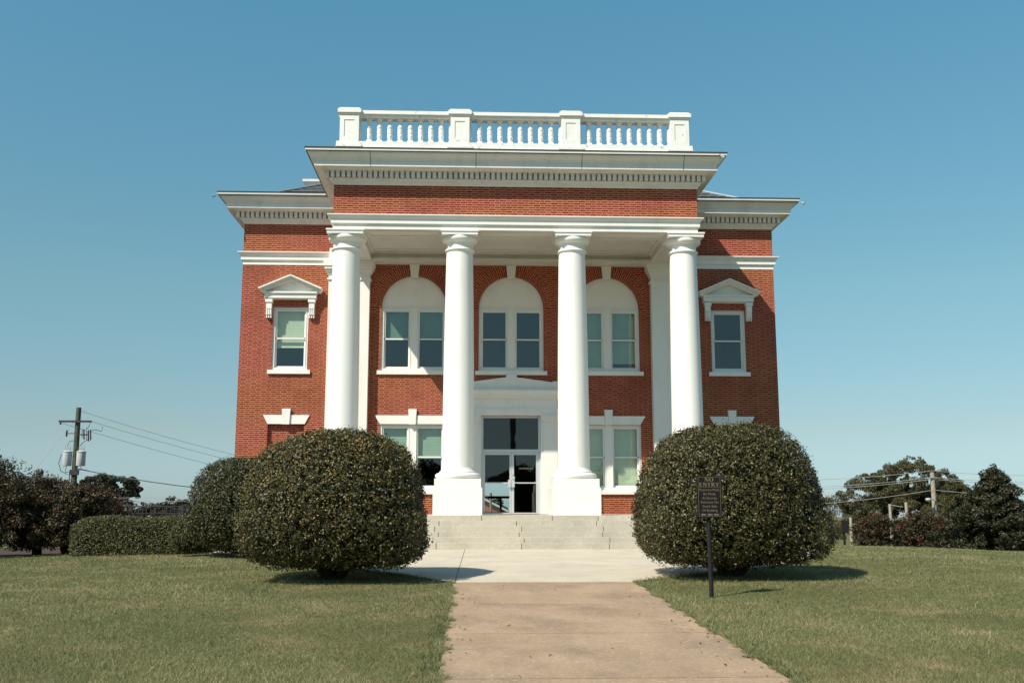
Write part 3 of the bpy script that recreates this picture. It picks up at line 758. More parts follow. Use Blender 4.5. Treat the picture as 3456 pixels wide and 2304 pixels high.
# ---- text
def glyph_mesh(mb, body, height, x, z, y, width=None):
    """serif capitals drawn as polygons, laid out from x, baseline z; width squeezes the line to fit"""
    T, t, s = .20, .075, .07      # thick, thin, serif height
    def q(pts): return [pts]
    def bar(x0, x1, z0, z1): return [(x0, z0), (x1, z0), (x1, z1), (x0, z1)]
    def ring(cx, cz, rx, rz, th, tv, a0, a1, n=16):
        o = []
        for k in range(n):
            p0, p1 = R(a0 + (a1 - a0) * k / n), R(a0 + (a1 - a0) * (k + 1) / n)
            def e(a, f): return (cx + (rx - (th if f else 0)) * math.cos(a), cz + (rz - (tv if f else 0)) * math.sin(a))
            o.append([e(p0, 0), e(p1, 0), e(p1, 1), e(p0, 1)])
        return o
    G = {
        'N': (.92, [bar(.10, .10 + t, 0, 1), bar(.76, .76 + t, 0, 1), [(.08, 1), (.08 + T * 1.25, 1), (.835, 0), (.835 - T * .9, 0)], bar(0, .28, 0, s), bar(.66, .93, 1 - s, 1), bar(0, .15, 1 - s, 1)]),
        'O': (.95, ring(.47, .5, .46, .52, T, t, 0, 360, 28)),
        'E': (.78, [bar(.10, .10 + T, 0, 1), bar(0, .72, 0, s), bar(0, .70, 1 - s, 1), bar(.3, .55, .47, .47 + s), bar(.66, .72, 0, .28), bar(.64, .70, .74, 1), bar(.50, .55, .38, .64)]),
        'T': (.82, [bar(.31, .31 + T, 0, 1), bar(0, .82, 1 - s, 1), bar(0, .06, .70, 1), bar(.76, .82, .70, 1), bar(.20, .62, 0, s)]),
        'R': (.90, [bar(.10, .10 + T, 0, 1), bar(0, .40, 0, s), bar(0, .45, 1 - s, 1), bar(.28, .45, .46, .46 + s)] + ring(.43, .73, .32, .27, T, t, -90, 90) + [[(.40, .47), (.40 + T, .47), (.88, 0), (.88 - T, 0)], bar(.75, .93, 0, s)]),
        'Y': (.86, [[(.02, 1), (.02 + T * 1.1, 1), (.33 + T, .45), (.33, .45)], [(.70, 1), (.78, 1), (.33 + T, .45), (.33 + T - .09, .45)], bar(.33, .33 + T, 0, .46), bar(.20, .66, 0, s), bar(-.04, .30, 1 - s, 1), bar(.62, .88, 1 - s, 1)]),
        'A': (.90, [[(.10, 0), (.10 + t, 0), (.47, .95), (.42, 1)], [(.42, 1), (.50, 1), (.86, 0), (.86 - T * 1.1, 0)], bar(.22, .66, .30, .30 + s), bar(0, .28, 0, s), bar(.58, .94, 0, s)]),
        'C': (.85, ring(.46, .5, .45, .52, T, t, 48, 312, 24) + [bar(.72, .78, .66, .98)]),
        ' ': (.45, [])}
    adv = []; tot = 0
    for ch in body: adv.append(tot); tot += G[ch][0] + .10
    tot -= .10
    sc = height; sx = (width / tot) if width else sc
    for ch, a in zip(body, adv):
        for poly in G[ch][1]:
            area = sum(p[0] * r[1] - r[0] * p[1] for p, r in zip(poly, poly[1:] + poly[:1]))
            if area < 0: poly = poly[::-1]
            mb.prism([(x + (a + px) * sx, z + pz * sc) for px, pz in poly], y, y + .0025)
    return tot * sx
def font_mesh(mb, body, size, xc, z, y, width):
    cu = bpy.data.curves.new('lettering', 'FONT'); cu.body = body; cu.size = size; cu.offset = .0; cu.fill_mode = 'FRONT'
    ob = bpy.data.objects.new('lettering', cu); me = bpy.data.meshes.new_from_object(ob)
    vs = [v.co.copy() for v in me.vertices]; lo = min(v.x for v in vs); hi = max(v.x for v in vs); k = width / (hi - lo)
    i = len(mb.v); mb.v += [(xc + (v.x - lo) * k - width / 2, y, z + v.y) for v in vs]
    for p in me.polygons:
        mb.f.append(tuple(i + q for q in p.vertices)); mb.mi.append(0); mb.uv.append(None); mb.sm.append(False)
    bpy.data.objects.remove(ob); bpy.data.meshes.remove(me); bpy.data.curves.remove(cu)
right_leaf = [o for o in bpy.data.objects if o.name.startswith('door') and o.name in ('door.001',)][0]
for wrd, xw, ww in (('NO', .265, .088), ('ENTRANCE', .372, .328)):
    mb = MB(); glyph_mesh(mb, wrd, .040, xw, 1.165, yd + .036, ww); mb.build('door_lettering', 'door_text', right_leaf)

# ---- balustrade on the portico roof
mb = MB(); yb0, yb1 = 27.03, 27.55; bxo = -.05
mb.box(-5.0 + bxo, 5.0 + bxo, yb0, yb1, 9.69, 9.79); mb.box(-4.95 + bxo, 4.95 + bxo, yb0 + .03, yb1 - .03, 9.791, 9.965)
bal = mb.build('balustrade', 'baluster', CH)
mb = MB()
mb.box(-4.9 + bxo, 4.9 + bxo, yb0 + .09, yb1 - .09, 10.69, 10.76); mb.box(-4.9 + bxo, 4.9 + bxo, yb0 + .03, yb1 - .03, 10.761, 10.86); mb.box(-4.9 + bxo, 4.9 + bxo, yb0 + .06, yb1 - .06, 10.861, 10.875, 1)
mb.build('handrail', ['baluster', 'dark_edge'], bal)
PX = [-4.6, -1.545, 1.545, 4.6]
for k, px in enumerate(PX):
    p = MB(); x = px + bxo; hw = .262
    p.box(x - hw - .09, x + hw + .09, yb0 - .02, yb1 + .02, 9.793, 9.86); p.box(x - hw - .04, x + hw + .04, yb0 + .0, yb1, 9.861, 9.92)
    p.box(x - hw, x + hw, yb0 + .035, yb1 - .03, 9.921, 10.72)
    # raised border round a sunk panel
    yf = yb0 + .018
    p.box(x - hw, x - hw + .12, yf, yf + .0165, 9.93, 10.70); p.box(x + hw - .12, x + hw, yf, yf + .0165, 9.93, 10.70)
    p.box(x - hw + .12, x + hw - .12, yf, yf + .0165, 9.93, 10.09); p.box(x - hw + .12, x + hw - .12, yf, yf + .0165, 10.58, 10.70)
    p.box(x - hw - .025, x + hw + .025, yb0 + .0, yb1, 10.721, 10.775); p.box(x - hw - .06, x + hw + .06, yb0 - .035, yb1 + .035, 10.776, 10.885); p.box(x - hw - .015, x + hw + .015, yb0, yb1, 10.886, 10.925)
    p.build('pedestal', 'baluster', bal)
bm = MB(); q = .075
bm.box(-q, q, -q, q, 9.966, 10.06); bm.box(-q, q, -q, q, 10.63, 10.689)
bm.lathe([(.045, 10.06), (.05, 10.08), (.062, 10.11), (.073, 10.16), (.077, 10.20), (.07, 10.235), (.06, 10.245), (.072, 10.255), (.075, 10.30), (.076, 10.36), (.073, 10.39), (.06, 10.397), (.072, 10.41), (.076, 10.435), (.068, 10.48), (.054, 10.53), (.044, 10.56), (.040, 10.575), (.055, 10.585), (.06, 10.61), (.06, 10.63)], 0, 0, 20)
bme = bm.mesh('baluster', [M['baluster']])
for a, b in zip(PX[:-1], PX[1:]):
    for k in range(10):
        x = a + (b - a) * (k + .5 - .0) / 10 if False else (a + b) / 2 + (k - 4.5) * .2855
        link(bpy.data.objects.new('baluster', bme), bal, (x + bxo, (yb0 + yb1) / 2, 0))

# ---- roofs
mb = MB()
mb.box(-A - .70, A + .70, YP - .70, YW + 1, 9.60, 9.686)
mb.build('portico_roof', 'dark_edge', CH)
mb = MB()
mb.box(-B - .69, B + .69, YW - .69, 52.6, 9.55, 9.66)
zr, sf, ss = 9.66, .505, .67
x0, y0 = 9.1, 32.0; H = 3.7
xi, yi = x0 - H / ss, y0 + H / sf
bk = 52.0
c = [(-x0, y0, zr), (x0, y0, zr), (x0, bk, zr), (-x0, bk, zr), (-xi, yi, zr + H), (xi, yi, zr + H), (xi, bk - 7, zr + H), (-xi, bk - 7, zr + H)]
nrow = 26
def lerp(a, b, t): return tuple(a[k] + (b[k] - a[k]) * t for k in range(3))
for (i0, i1, j0, j1) in ((0, 1, 4, 5), (1, 2, 5, 6), (2, 3, 6, 7), (3, 0, 7, 4)):
    for k in range(nrow):      # slate courses, each lapping the one below
        t0, t1 = k / nrow, (k + 1) / nrow
        p = [lerp(c[i0], c[j0], t0), lerp(c[i1], c[j1], t0), lerp(c[i1], c[j1], t1), lerp(c[i0], c[j0], t1)]
        p[0] = (p[0][0], p[0][1], p[0][2] + .025); p[1] = (p[1][0], p[1][1], p[1][2] + .025)
        mb.face(p)
mb.face([c[4], c[5], c[6], c[7]])
rf = mb.build('hip_roof', 'roof', CH)
for s in (-1, 1):
    e = MB(); e.tube([(s * x0, y0, zr + .05), (s * xi, yi, zr + H + .05)], .04, 6); e.build('hip_flashing', 'grey_metal', rf)
mb = MB()
mb.sweep([(0, 10.6), (0, 11.55), (.05, 11.57), (.05, 11.68), (.14, 11.74), (.24, 11.86), (.33, 12.0), (.36, 12.02), (.36, 12.11), (-.2, 12.13)], [(-7.22, 44), (-7.22, 37.35), (-4.0, 37.35), (-4.0, 44)])
mb.build('side_bay_cornice', 'cornice', CH)

# small lamps at the eaves
def floodlight(x, y, z, sx, label):
    t = thing('floodlight', (x, y, z), label, 'floodlight', 'small floodlights on the eaves')
    b = MB().box(x - .02, x + .02, y - .02, y + .02, z - .06, z); b.tube([(x, y, z - .06), (x + sx * .06, y - .04, z - .10)], .012, 6); b.build('bracket', 'grey_metal', t)
    h = MB(); p0 = Vector((x + sx * .05, y - .03, z - .09)); d = Vector((sx * .6, -.5, -.6)).normalized()
    h.tube([p0, p0 + d * .04, p0 + d * .11], .022, 10, r2=.042); h.build('lamp_head', 'grey_metal', t)
floodlight(-9.15, 30.9, 9.64, -1, 'small white floodlight under the eave corner at the brighter sunlit wing')
floodlight(9.15, 30.9, 9.64, 1, 'small white floodlight under the eave corner of the shaded wing')
floodlight(5.60, 26.84, 9.68, 1, 'small white floodlight on the high portico eave beside the balustrade')

# ------------------------------------------------------------------ no entry sign
sg = thing('no_entry_sign', (2.02, 14.05, gz(2.02, 14.05)), 'black notice on a black post reading NO ENTRY in gold letters', 'sign')
O = Vector((2.02, 14.05, 0))
p = MB().tube([(2.02, 14.05, gz(2.02, 14.05) - .1), (2.005, 14.05, -.10)], .030, 14); p.build('post', 'post_black', sg)
cxs, w2, zb_, zt_ = 2.015, .172, -.140, .430; yf = 13.985
pn = MB(); r_ = .02
poly = []
for (ax_, az_, a0) in ((cxs + w2 - r_, zt_ - r_, 0), (cxs - w2 + r_, zt_ - r_, 90), (cxs - w2 + r_, zb_ + r_, 180), (cxs + w2 - r_, zb_ + r_, 270)):
    for k in range(5): a = R(a0 + 90 * k / 4); poly.append((ax_ + r_ * math.cos(a), az_ + r_ * math.sin(a)))
pn.prism(poly, yf, yf + .03); pan = pn.build('sign_panel', 'sign_black', sg)
b = MB(); bw = .153; z0_, z1_ = zb_ + .018, zt_ - .018; t_ = .0035; yy = yf - .0025
b.box(cxs - bw, cxs + bw, yy, yy + .002, z0_, z0_ + t_); b.box(cxs - bw, cxs + bw, yy, yy + .002, z1_ - t_, z1_)
b.box(cxs - bw, cxs - bw + t_, yy, yy + .002, z0_ + t_, z1_ - t_); b.box(cxs + bw - t_, cxs + bw, yy, yy + .002, z0_ + t_, z1_ - t_)
b.box(cxs - bw + .012, cxs + bw - .012, yy, yy + .002, .272, .2755)
b.build('border_line', 'sign_gold', pan)
for wrd, dx_, zz_, ww in (('NO', -.062, .350, .124), ('ENTRY', -.138, .283, .276)):
    b = MB(); glyph_mesh(b, wrd, .052, cxs + dx_, zz_, yy, ww); b.build('lettering', 'sign_gold', pan)
for k, (s_, wd) in enumerate((('Entrance Must', .272), ('Be Made', .165), ('At Security', .21), ('Entrance On', .238), ('South Side', .198), ('Of Building', .215))):
    b = MB(); font_mesh(b, s_, .046, cxs, .222 - k * .0555, yy + .0005, wd); b.build('lettering', 'sign_gold', pan)
for k in range(3):
    xa = cxs - .128 + k * .088; za = -.097; b = MB()
    b.prism([(xa, za), (xa + .034, za - .017), (xa + .034, za - .0065), (xa + .078, za - .010), (xa + .070, za), (xa + .078, za + .010), (xa + .034, za + .0065), (xa + .034, za + .017)], yy, yy + .002)
    b.build('arrow', 'sign_gold', pan)

# ------------------------------------------------------------------ foliage helpers
def leaf_mesh(name, P, Nrm, size, mats, aspect=.5, fold=.25, tilt=.6, mat_ids=None, extra=None, origin=(0, 0, 0), rnd=None):
    """leaves as folded diamonds (2 triangles); P points, Nrm outward directions, all numpy"""
    n = len(P); Nn = Nrm + RNG.normal(0, tilt, (n, 3)); Nn /= np.linalg.norm(Nn, axis=1, keepdims=True) + 1e-9
    T = RNG.normal(0, 1, (n, 3)); T -= (T * Nn).sum(1, keepdims=True) * Nn; T /= np.linalg.norm(T, axis=1, keepdims=True) + 1e-9
    S = np.cross(Nn, T); sz = (size * RNG.uniform(.6, 1.25, n))[:, None]
    a = P - T * sz * .5; c = P + T * sz * .5
    b = P + S * sz * .5 * aspect + Nn * sz * fold * aspect; d = P - S * sz * .5 * aspect + Nn * sz * fold * aspect
    V = np.stack([a, b, c, d], 1).reshape(-1, 3)
    base = np.arange(n)[:, None] * 4
    F = np.concatenate([base + np.array([[0, 1, 2]]), base + np.array([[0, 2, 3]])], 1).reshape(-1, 3)
    r = RNG.uniform(0, 1, n) if rnd is None else rnd
    U = np.repeat(np.stack([r, RNG.uniform(0, 1, n)], 1), 6, axis=0)
    MI = np.zeros(len(F), np.int32) if mat_ids is None else np.repeat(mat_ids, 2).astype(np.int32)
    if extra is not None:       # an MB with the solid dark core that stands for inner shade
        nv = len(V); ev = np.array(extra.v, float); V = np.concatenate([V, ev])
        tf = []; tm = []
        for f, m in zip(extra.f, extra.mi):
            for k in range(1, len(f) - 1): tf.append((f[0] + nv, f[k] + nv, f[k + 1] + nv)); tm.append(m)
        F = np.concatenate([F, np.array(tf)]); MI = np.concatenate([MI, np.array(tm, np.int32)]); U = np.concatenate([U, np.full((len(tf) * 3, 2), .3)])
    return tri_mesh(name, V - np.array(origin), F, U, MI, mats)
def tri_mesh(name, V, F, U, MI, mats):
    me = bpy.data.meshes.new(name); me.vertices.add(len(V)); me.vertices.foreach_set('co', V.astype(np.float32).ravel())
    me.loops.add(len(F) * 3); me.loops.foreach_set('vertex_index', F.astype(np.int32).ravel())
    me.polygons.add(len(F)); me.polygons.foreach_set('loop_start', (np.arange(len(F)) * 3).astype(np.int32))
    me.polygons.foreach_set('loop_total', np.full(len(F), 3, np.int32))
    for m in mats: me.materials.append(M[m])
    me.polygons.foreach_set('material_index', MI)
    u = me.uv_layers.new(name='UVMap'); u.data.foreach_set('uv', U.astype(np.float32).ravel())
    me.update(calc_edges=True); me.validate()
    return me
def lumps(Dv, seed, k=9, amp=.03, freq=3.0):
    r = np.random.default_rng(seed); o = np.zeros(len(Dv))
    for _ in range(k):
        w_ = r.normal(0, freq, 3); o += np.sin(Dv @ w_ + r.uniform(0, 6.28))
    return amp * o / math.sqrt(k)
def superell(Dv, a, b, cu, cd, nu, nd):
    z = Dv[:, 2]; c_ = np.where(z > 0, cu, cd); n_ = np.where(z > 0, nu, nd)
    return (np.abs(Dv[:, 0] / a) ** n_ + np.abs(Dv[:, 1] / b) ** n_ + np.abs(z / c_) ** n_) ** (-1 / n_)
def sphere_dirs(n):
    d = RNG.normal(0, 1, (n, 3)); return d / np.linalg.norm(d, axis=1, keepdims=True)
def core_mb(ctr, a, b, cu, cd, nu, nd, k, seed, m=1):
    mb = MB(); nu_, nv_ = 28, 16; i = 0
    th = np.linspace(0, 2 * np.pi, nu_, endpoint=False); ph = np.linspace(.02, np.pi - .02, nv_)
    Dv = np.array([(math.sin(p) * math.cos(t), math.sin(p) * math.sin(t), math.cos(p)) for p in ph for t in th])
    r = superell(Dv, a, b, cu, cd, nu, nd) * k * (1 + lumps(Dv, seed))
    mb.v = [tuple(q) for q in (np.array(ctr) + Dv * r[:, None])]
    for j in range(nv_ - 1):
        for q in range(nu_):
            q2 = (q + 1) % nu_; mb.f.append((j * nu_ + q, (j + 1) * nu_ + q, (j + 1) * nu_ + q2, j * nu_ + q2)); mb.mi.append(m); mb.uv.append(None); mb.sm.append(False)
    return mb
def clipped_bush(name, ctr, a, b, cu, cd, nu, nd, leaf, n, mats, label, seed, group=None, stems=True, berries=0, gx=None, cat='bush'):
    cx, cy, cz = ctr; base = gz(cx, cy) if gx is None else gx
    root = thing(name, (cx, cy, base), label, cat, group)
    nc = n // 7; n = nc * 7        # twig ends, each carrying a tuft of seven leaves
    Dc = sphere_dirs(nc); lm = lumps(Dc, seed) + lumps(Dc, seed + 1, 12, .012, 9)
    r = superell(Dc, a, b, cu, cd, nu, nd) * (1 + lm) * (1 - RNG.uniform(0, 1, nc) ** 1.6 * .15 + (RNG.uniform(0, 1, nc) > .985) * RNG.uniform(0, .05, nc))
    C0 = np.array(ctr) + Dc * r[:, None]
    skirt = (Dc[:, 2] < -.35) & (RNG.uniform(0, 1, nc) <   .06 + .10 * np.sin(np.arctan2(Dc[:, 1], Dc[:, 0]) * 7 + seed)); C0[skirt, 2] -= RNG.uniform(.02, .10, skirt.sum())
    P = np.repeat(C0, 7, axis=0) + RNG.normal(0, leaf * .62, (n, 3)); Dv = np.repeat(Dc, 7, axis=0)
    keep = P[:, 2] > base + .05
    # thin the underside so light shows through
    keep &= ~np.repeat((Dc[:, 2] < -.5) & (RNG.uniform(0, 1, nc) < .3), 7)
    Nn = np.stack([Dv[:, 0] / a, Dv[:, 1] / b, Dv[:, 2] / np.where(Dv[:, 2] > 0, cu, cd)], 1); Nn /= np.linalg.norm(Nn, axis=1, keepdims=True)
    Nn[:, 2] += .25
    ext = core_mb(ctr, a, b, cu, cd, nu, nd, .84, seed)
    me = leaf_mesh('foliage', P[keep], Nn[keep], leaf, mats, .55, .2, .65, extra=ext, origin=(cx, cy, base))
    link(bpy.data.objects.new('foliage', me), root, (cx, cy, base))
    if stems:
        t = MB()
        for k in range(7):
            an = 2 * math.pi * k / 7 + random.uniform(-.3, .3); r1 = random.uniform(.05, .12); r2_ = random.uniform(.35, .8)
            p0 = Vector((cx + r1 * math.cos(an), cy + r1 * math.sin(an), base - .05)); p1 = Vector((cx + r2_ * .5 * math.cos(an), cy + r2_ * .5 * math.sin(an), base + .25)); p2 = Vector((cx + r2_ * math.cos(an), cy + r2_ * math.sin(an), cz - .1))
            t.tube([p0, p1, (p1 + p2) / 2 + Vector((0, 0, .1)), p2], .085, 7, r2=.03)
        t.build('stem', 'bark', root)
    if berries:
        nb = berries; Db = sphere_dirs(nb * 4); Db = Db[(Db[:, 2] > -.25)]
        pr = np.clip(.35 + .65 * Db[:, 2], 0, 1) * np.clip(.5 + lumps(Db, seed + 5, 8, .5, 5), 0, 1); Db = Db[RNG.uniform(0, 1, len(Db)) < pr][:nb]
        rb = superell(Db, a, b, cu, cd, nu, nd) * (1.0 + lumps(Db, seed) + RNG.uniform(-.03, .012, len(Db)))
        Pb = np.array(ctr) + Db * rb[:, None]
        # each cluster is a knot of little octahedra-like leaves
        Pb = np.repeat(Pb, 4, axis=0) + RNG.normal(0, .014, (len(Pb) * 4, 3))
        me = leaf_mesh('berries', Pb, np.repeat(Db, 4, axis=0), .021, ['berry'], .9, .5, 1.0, origin=(cx, cy, base))
        link(bpy.data.objects.new('berries', me), root, (cx, cy, base), kind='stuff')
    return root

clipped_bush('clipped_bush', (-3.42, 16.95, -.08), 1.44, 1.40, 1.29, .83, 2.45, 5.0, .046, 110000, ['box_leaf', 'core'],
             'big round clipped bush dotted with yellow berries, beside the front walk', 3, 'round bushes flanking the front walk', berries=2600)
clipped_bush('clipped_bush', (3.07, 17.3, -.02), 1.50, 1.47, 1.42, .87, 2.55, 5.0, .046, 115000, ['box_leaf', 'core'],
             'big round clipped bush without berries, behind the black NO ENTRY sign', 21, 'round bushes flanking the front walk', berries=260)
clipped_bush('clipped_bush', (-6.15, 23.1, -.05), 1.22, 1.2, 1.15, .92, 2.6, 3, .05, 45000, ['box_leaf2', 'core'],
             'dark domed clipped bush partly hidden behind the berried bush', 33, stems=True)
clipped_bush('clipped_bush', (-7.55, 23.6, -.62), .42, .42, .38, .40, 2.2, 2.5, .035, 9000, ['hedge_leaf', 'core'],
             'small ball shaped shrub at the end of the low hedge', 35, stems=False)
# long low hedge
def hedge():
    x0, x1, y0, y1, z1 = -10.6, -7.5, 24.6, 25.6, -.22
    n = 42000; root = thing('low_hedge', ((x0 + x1) / 2, 25.1, gz(-9, 25)), 'low clipped hedge with a rounded top running along the lawn edge', 'hedge')
    u = RNG.uniform(0, 1, n); v = RNG.uniform(0, 1, n); Lx = x1 - x0
    # profile around: front face, top, back
    per = RNG.uniform(0, 1, n); P = np.zeros((n, 3)); N = np.zeros((n, 3))
    zt = lambda x: z1 - .07 * np.clip((-9.7 - x) / .9, 0, 1) + .03 * np.sin(x * 3)
    ang = per * np.pi; ca, sa = np.cos(ang), np.sin(ang); n_ = 4.5
    rr = (np.abs(ca) ** n_ + np.abs(sa) ** n_) ** (-1 / n_)
    X_ = x0 + u * Lx; zb = ground_z(X_, 25 + 0 * X_); hh = zt(X_) - zb
    endf = np.clip(np.minimum(X_ - x0, x1 - X_) / .22, 0, 1); endk = 1 - (1 - np.sqrt(endf)) * .3
    P[:, 0] = X_; P[:, 1] = 25.1 - .5 * ca * rr * endk; P[:, 2] = zb + hh * np.clip(sa * rr, 0, 1) * (1 - (1 - np.sqrt(endf)) * .2)
    N[:, 1] = -ca; N[:, 2] = sa
    k = n // 9; P[:k, 0] = x0 + RNG.uniform(-.02, .06, k); P[:k, 1] = 25.1 + RNG.uniform(-.36, .36, k); zz = ground_z(P[:k, 0], P[:k, 1]); P[:k, 2] = zz + RNG.uniform(.05, 1, k) * (zt(P[:k, 0]) - zz - .1); N[:k] = (-1, -.2, .1)
    P -= N * (RNG.uniform(0, 1, n) ** 2 * .12)[:, None] - RNG.normal(0, .015, (n, 3))
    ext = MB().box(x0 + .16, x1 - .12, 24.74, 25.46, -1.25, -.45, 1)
    me = leaf_mesh('foliage', P, N + np.array([0, 0, .3]), .042, ['hedge_leaf', 'core'], .55, .2, .65, extra=ext, origin=WORLD_LOC[root.name])
    link(bpy.data.objects.new('foliage', me), root, WORLD_LOC[root.name])
    for k in range(9):
        x = x0 + .25 + k * .33; MB().tube([(x, 24.78, gz(x, 24.8) - .05), (x + random.uniform(-.08, .08), 24.72, -.8)], .025, 5).build('stem', 'bark', root)
hedge()

def puffs(blobs, n_puff, k_lo, k_hi, up=.15):
    """scatter small clumps over the surface of larger blobs"""
    out = []; wts = np.array([b[3] * b[5] for b in blobs]); wts = wts / wts.sum()
    for _ in range(n_puff):
        b = blobs[RNG.choice(len(blobs), p=wts)]; d = sphere_dirs(1)[0]; d[2] = d[2] if d[2] > -.5 else -d[2]
        s = RNG.uniform(.72, 1.0); rad = RNG.uniform(k_lo, k_hi) * min(b[3], b[5])
        out.append((b[0] + d[0] * b[3] * s, b[1] + d[1] * b[4] * s, b[2] + d[2] * b[5] * s, rad, rad, rad * RNG.uniform(.6, .9)))
    return out
def crown_points(pf, n, shell=.45):
    wts = np.array([p[3] ** 2 for p in pf]); wts = wts / wts.sum(); idx = RNG.choice(len(pf), n, p=wts); A_ = np.array(pf)[idx]
    d = sphere_dirs(n); r = 1 - RNG.uniform(0, 1, n) ** 1.6 * shell
    return A_[:, :3] + d * A_[:, 3:] * r[:, None], d
def tree(name, loc, label, cat, blobs, pf, n, leaf, mats, trunk=None, group=None, aspect=.5, flowers=None, core=.0, tilt=.8, upn=.4):
    root = thing(name, loc, label, cat, group)
    P, d = crown_points(pf, n)
    ok = P[:, 2] > loc[2] + .05; P, d = P[ok], d[ok]
    ext = None
    if core:
        ext = MB()
        for b_ in blobs:
            m_ = core_mb(b_[:3], b_[3], b_[4], b_[5], b_[5], 2, 2, core, 5)
            i = len(ext.v); ext.v += m_.v; ext.f += [tuple(q + i for q in f) for f in m_.f]; ext.mi += m_.mi
    me = leaf_mesh('crown', P, d + np.array([0, 0, upn]), leaf, mats, aspect, .2, tilt, extra=ext, origin=loc)
    link(bpy.data.objects.new('crown', me), root, loc)
    if trunk:
        t = MB()
        for pts, r1, r2 in trunk: t.tube(pts, r1, 8, r2=r2)
        t.build('trunk', 'bark', root)
    if flowers:
        nf, fs, zmin = flowers; Q, dq = crown_points(pf, nf * 6, .1); Q = Q[(dq[:, 2] > .1) & (Q[:, 2] > zmin)]
        # flowers come in heads
        sel = Q[RNG.permutation(len(Q))[:nf]]; Pq = np.repeat(sel, 7, axis=0) + RNG.normal(0, fs * .9, (len(sel) * 7, 3))
        me = leaf_mesh('flowers', Pq, RNG.normal(0, 1, Pq.shape), fs, ['flower'], .9, .3, 1, origin=loc)
        link(bpy.data.objects.new('flowers', me), root, loc, kind='stuff')
    return root
def stems(x, y, z0, z1, n, spread, r):
    out = []
    for k in range(n):
        a = random.uniform(0, 6.28); s = random.uniform(.2, 1) * spread
        out.append(([(x + .08 * math.cos(a), y + .08 * math.sin(a), z0 - .1), (x + s * .35 * math.cos(a), y + s * .35 * math.sin(a), z0 + (z1 - z0) * .4), (x + s * math.cos(a), y + s * math.sin(a), z1)], r, r * .35))
    return out
# crape myrtles at the lawn's edge beside the hedge
def myrtle(x, y, top, w_, label, group, n=15000, leaf=.085, fl=40, z0=None, cut=1.0, low=.28):
    zb = gz(x, y) if z0 is None else z0; h = top - zb; bl = []
    for k in range(8):
        a = 2 * math.pi * k / 8 + random.uniform(-.3, .3); q = random.uniform(.3, .62) * w_
        bl.append((x + q * math.cos(a), y + q * math.sin(a), zb + h * random.uniform(.45, .75), w_ * .46, w_ * .46, h * random.uniform(.22, .30)))
    bl.append((x, y, zb + h * .55, w_ * .6, w_ * .6, h * .36))
    for k in range(7):
        a = 2 * math.pi * k / 7; q = w_ * .5
        bl.append((x + q * math.cos(a), y + q * math.sin(a), zb + h * .25, w_ * .48, w_ * .48, h * .24))
    pf = puffs(bl, 300, .14, .36)
    for _ in range(90):
        b_ = bl[random.randrange(len(bl))]; pf.append((b_[0] + random.uniform(-.5, .5) * b_[3], b_[1] + random.uniform(-.5, .5) * b_[4], b_[2] + random.uniform(-.5, .4) * b_[5], b_[3] * .35, b_[3] * .35, b_[5] * .4))
    for _ in range(26):      # upright whips on top
        a = random.uniform(0, 6.28); q = random.uniform(0, .9) * w_; zt_ = top - h * .12 - q * q / w_ * .25
        pf.append((x + q * math.cos(a), y + q * math.sin(a), zt_, w_ * .06, w_ * .06, h * random.uniform(.08, .16)))
    return tree('crape_myrtle', (x, y, zb), label, 'tree', bl, pf, n, leaf, ['myrtle_leaf', 'core'], stems(x, y, zb, zb + h * .55, 9, w_ * .6, .05), group, .5, (fl, leaf * .7, zb + h * .4), core=.0)
GM = 'crape myrtles beside the lawn'
myrtle(-13.7, 27.2, 1.42, 1.9, 'tallest brown leaved crape myrtle with feathery whips at the lawn edge', GM, 46000, .075, 30)
myrtle(-12.75, 28.2, .98, 1.0, 'narrow crape myrtle wedged between the tallest one and the shorter one', GM, 22000, .075, 16)
myrtle(-11.75, 27.6, .70, 1.35, 'shorter crape myrtle standing between the tallest one and the hedge', GM, 32000, .075, 20)
myrtle(-12.85, 33.0, .36, 1.1, 'reddish brown crape myrtle rising behind the hedge below the dark utility pole', GM, 16000, .085, 12)
myrtle(-13.6, 46.5, .02, 2.0, 'low reddish crape myrtle seen through the bars of the iron railing', GM, 14000, .11, 12)
myrtle(-16.9, 31.0, .75, 2.0, 'crape myrtle farthest back behind the tallest one', GM, 22000, .1, 10)
myrtle(18.5, 50, -.22, 1.15, 'smaller red flowering crape myrtle beyond the lawn crest', 'red crape myrtles beyond the crest', 14000, .11, 26)
myrtle(21.1, 50, -.12, 1.65, 'wider red flowering crape myrtle in front of the street lamp pole', 'red crape myrtles beyond the crest', 22000, .11, 70)

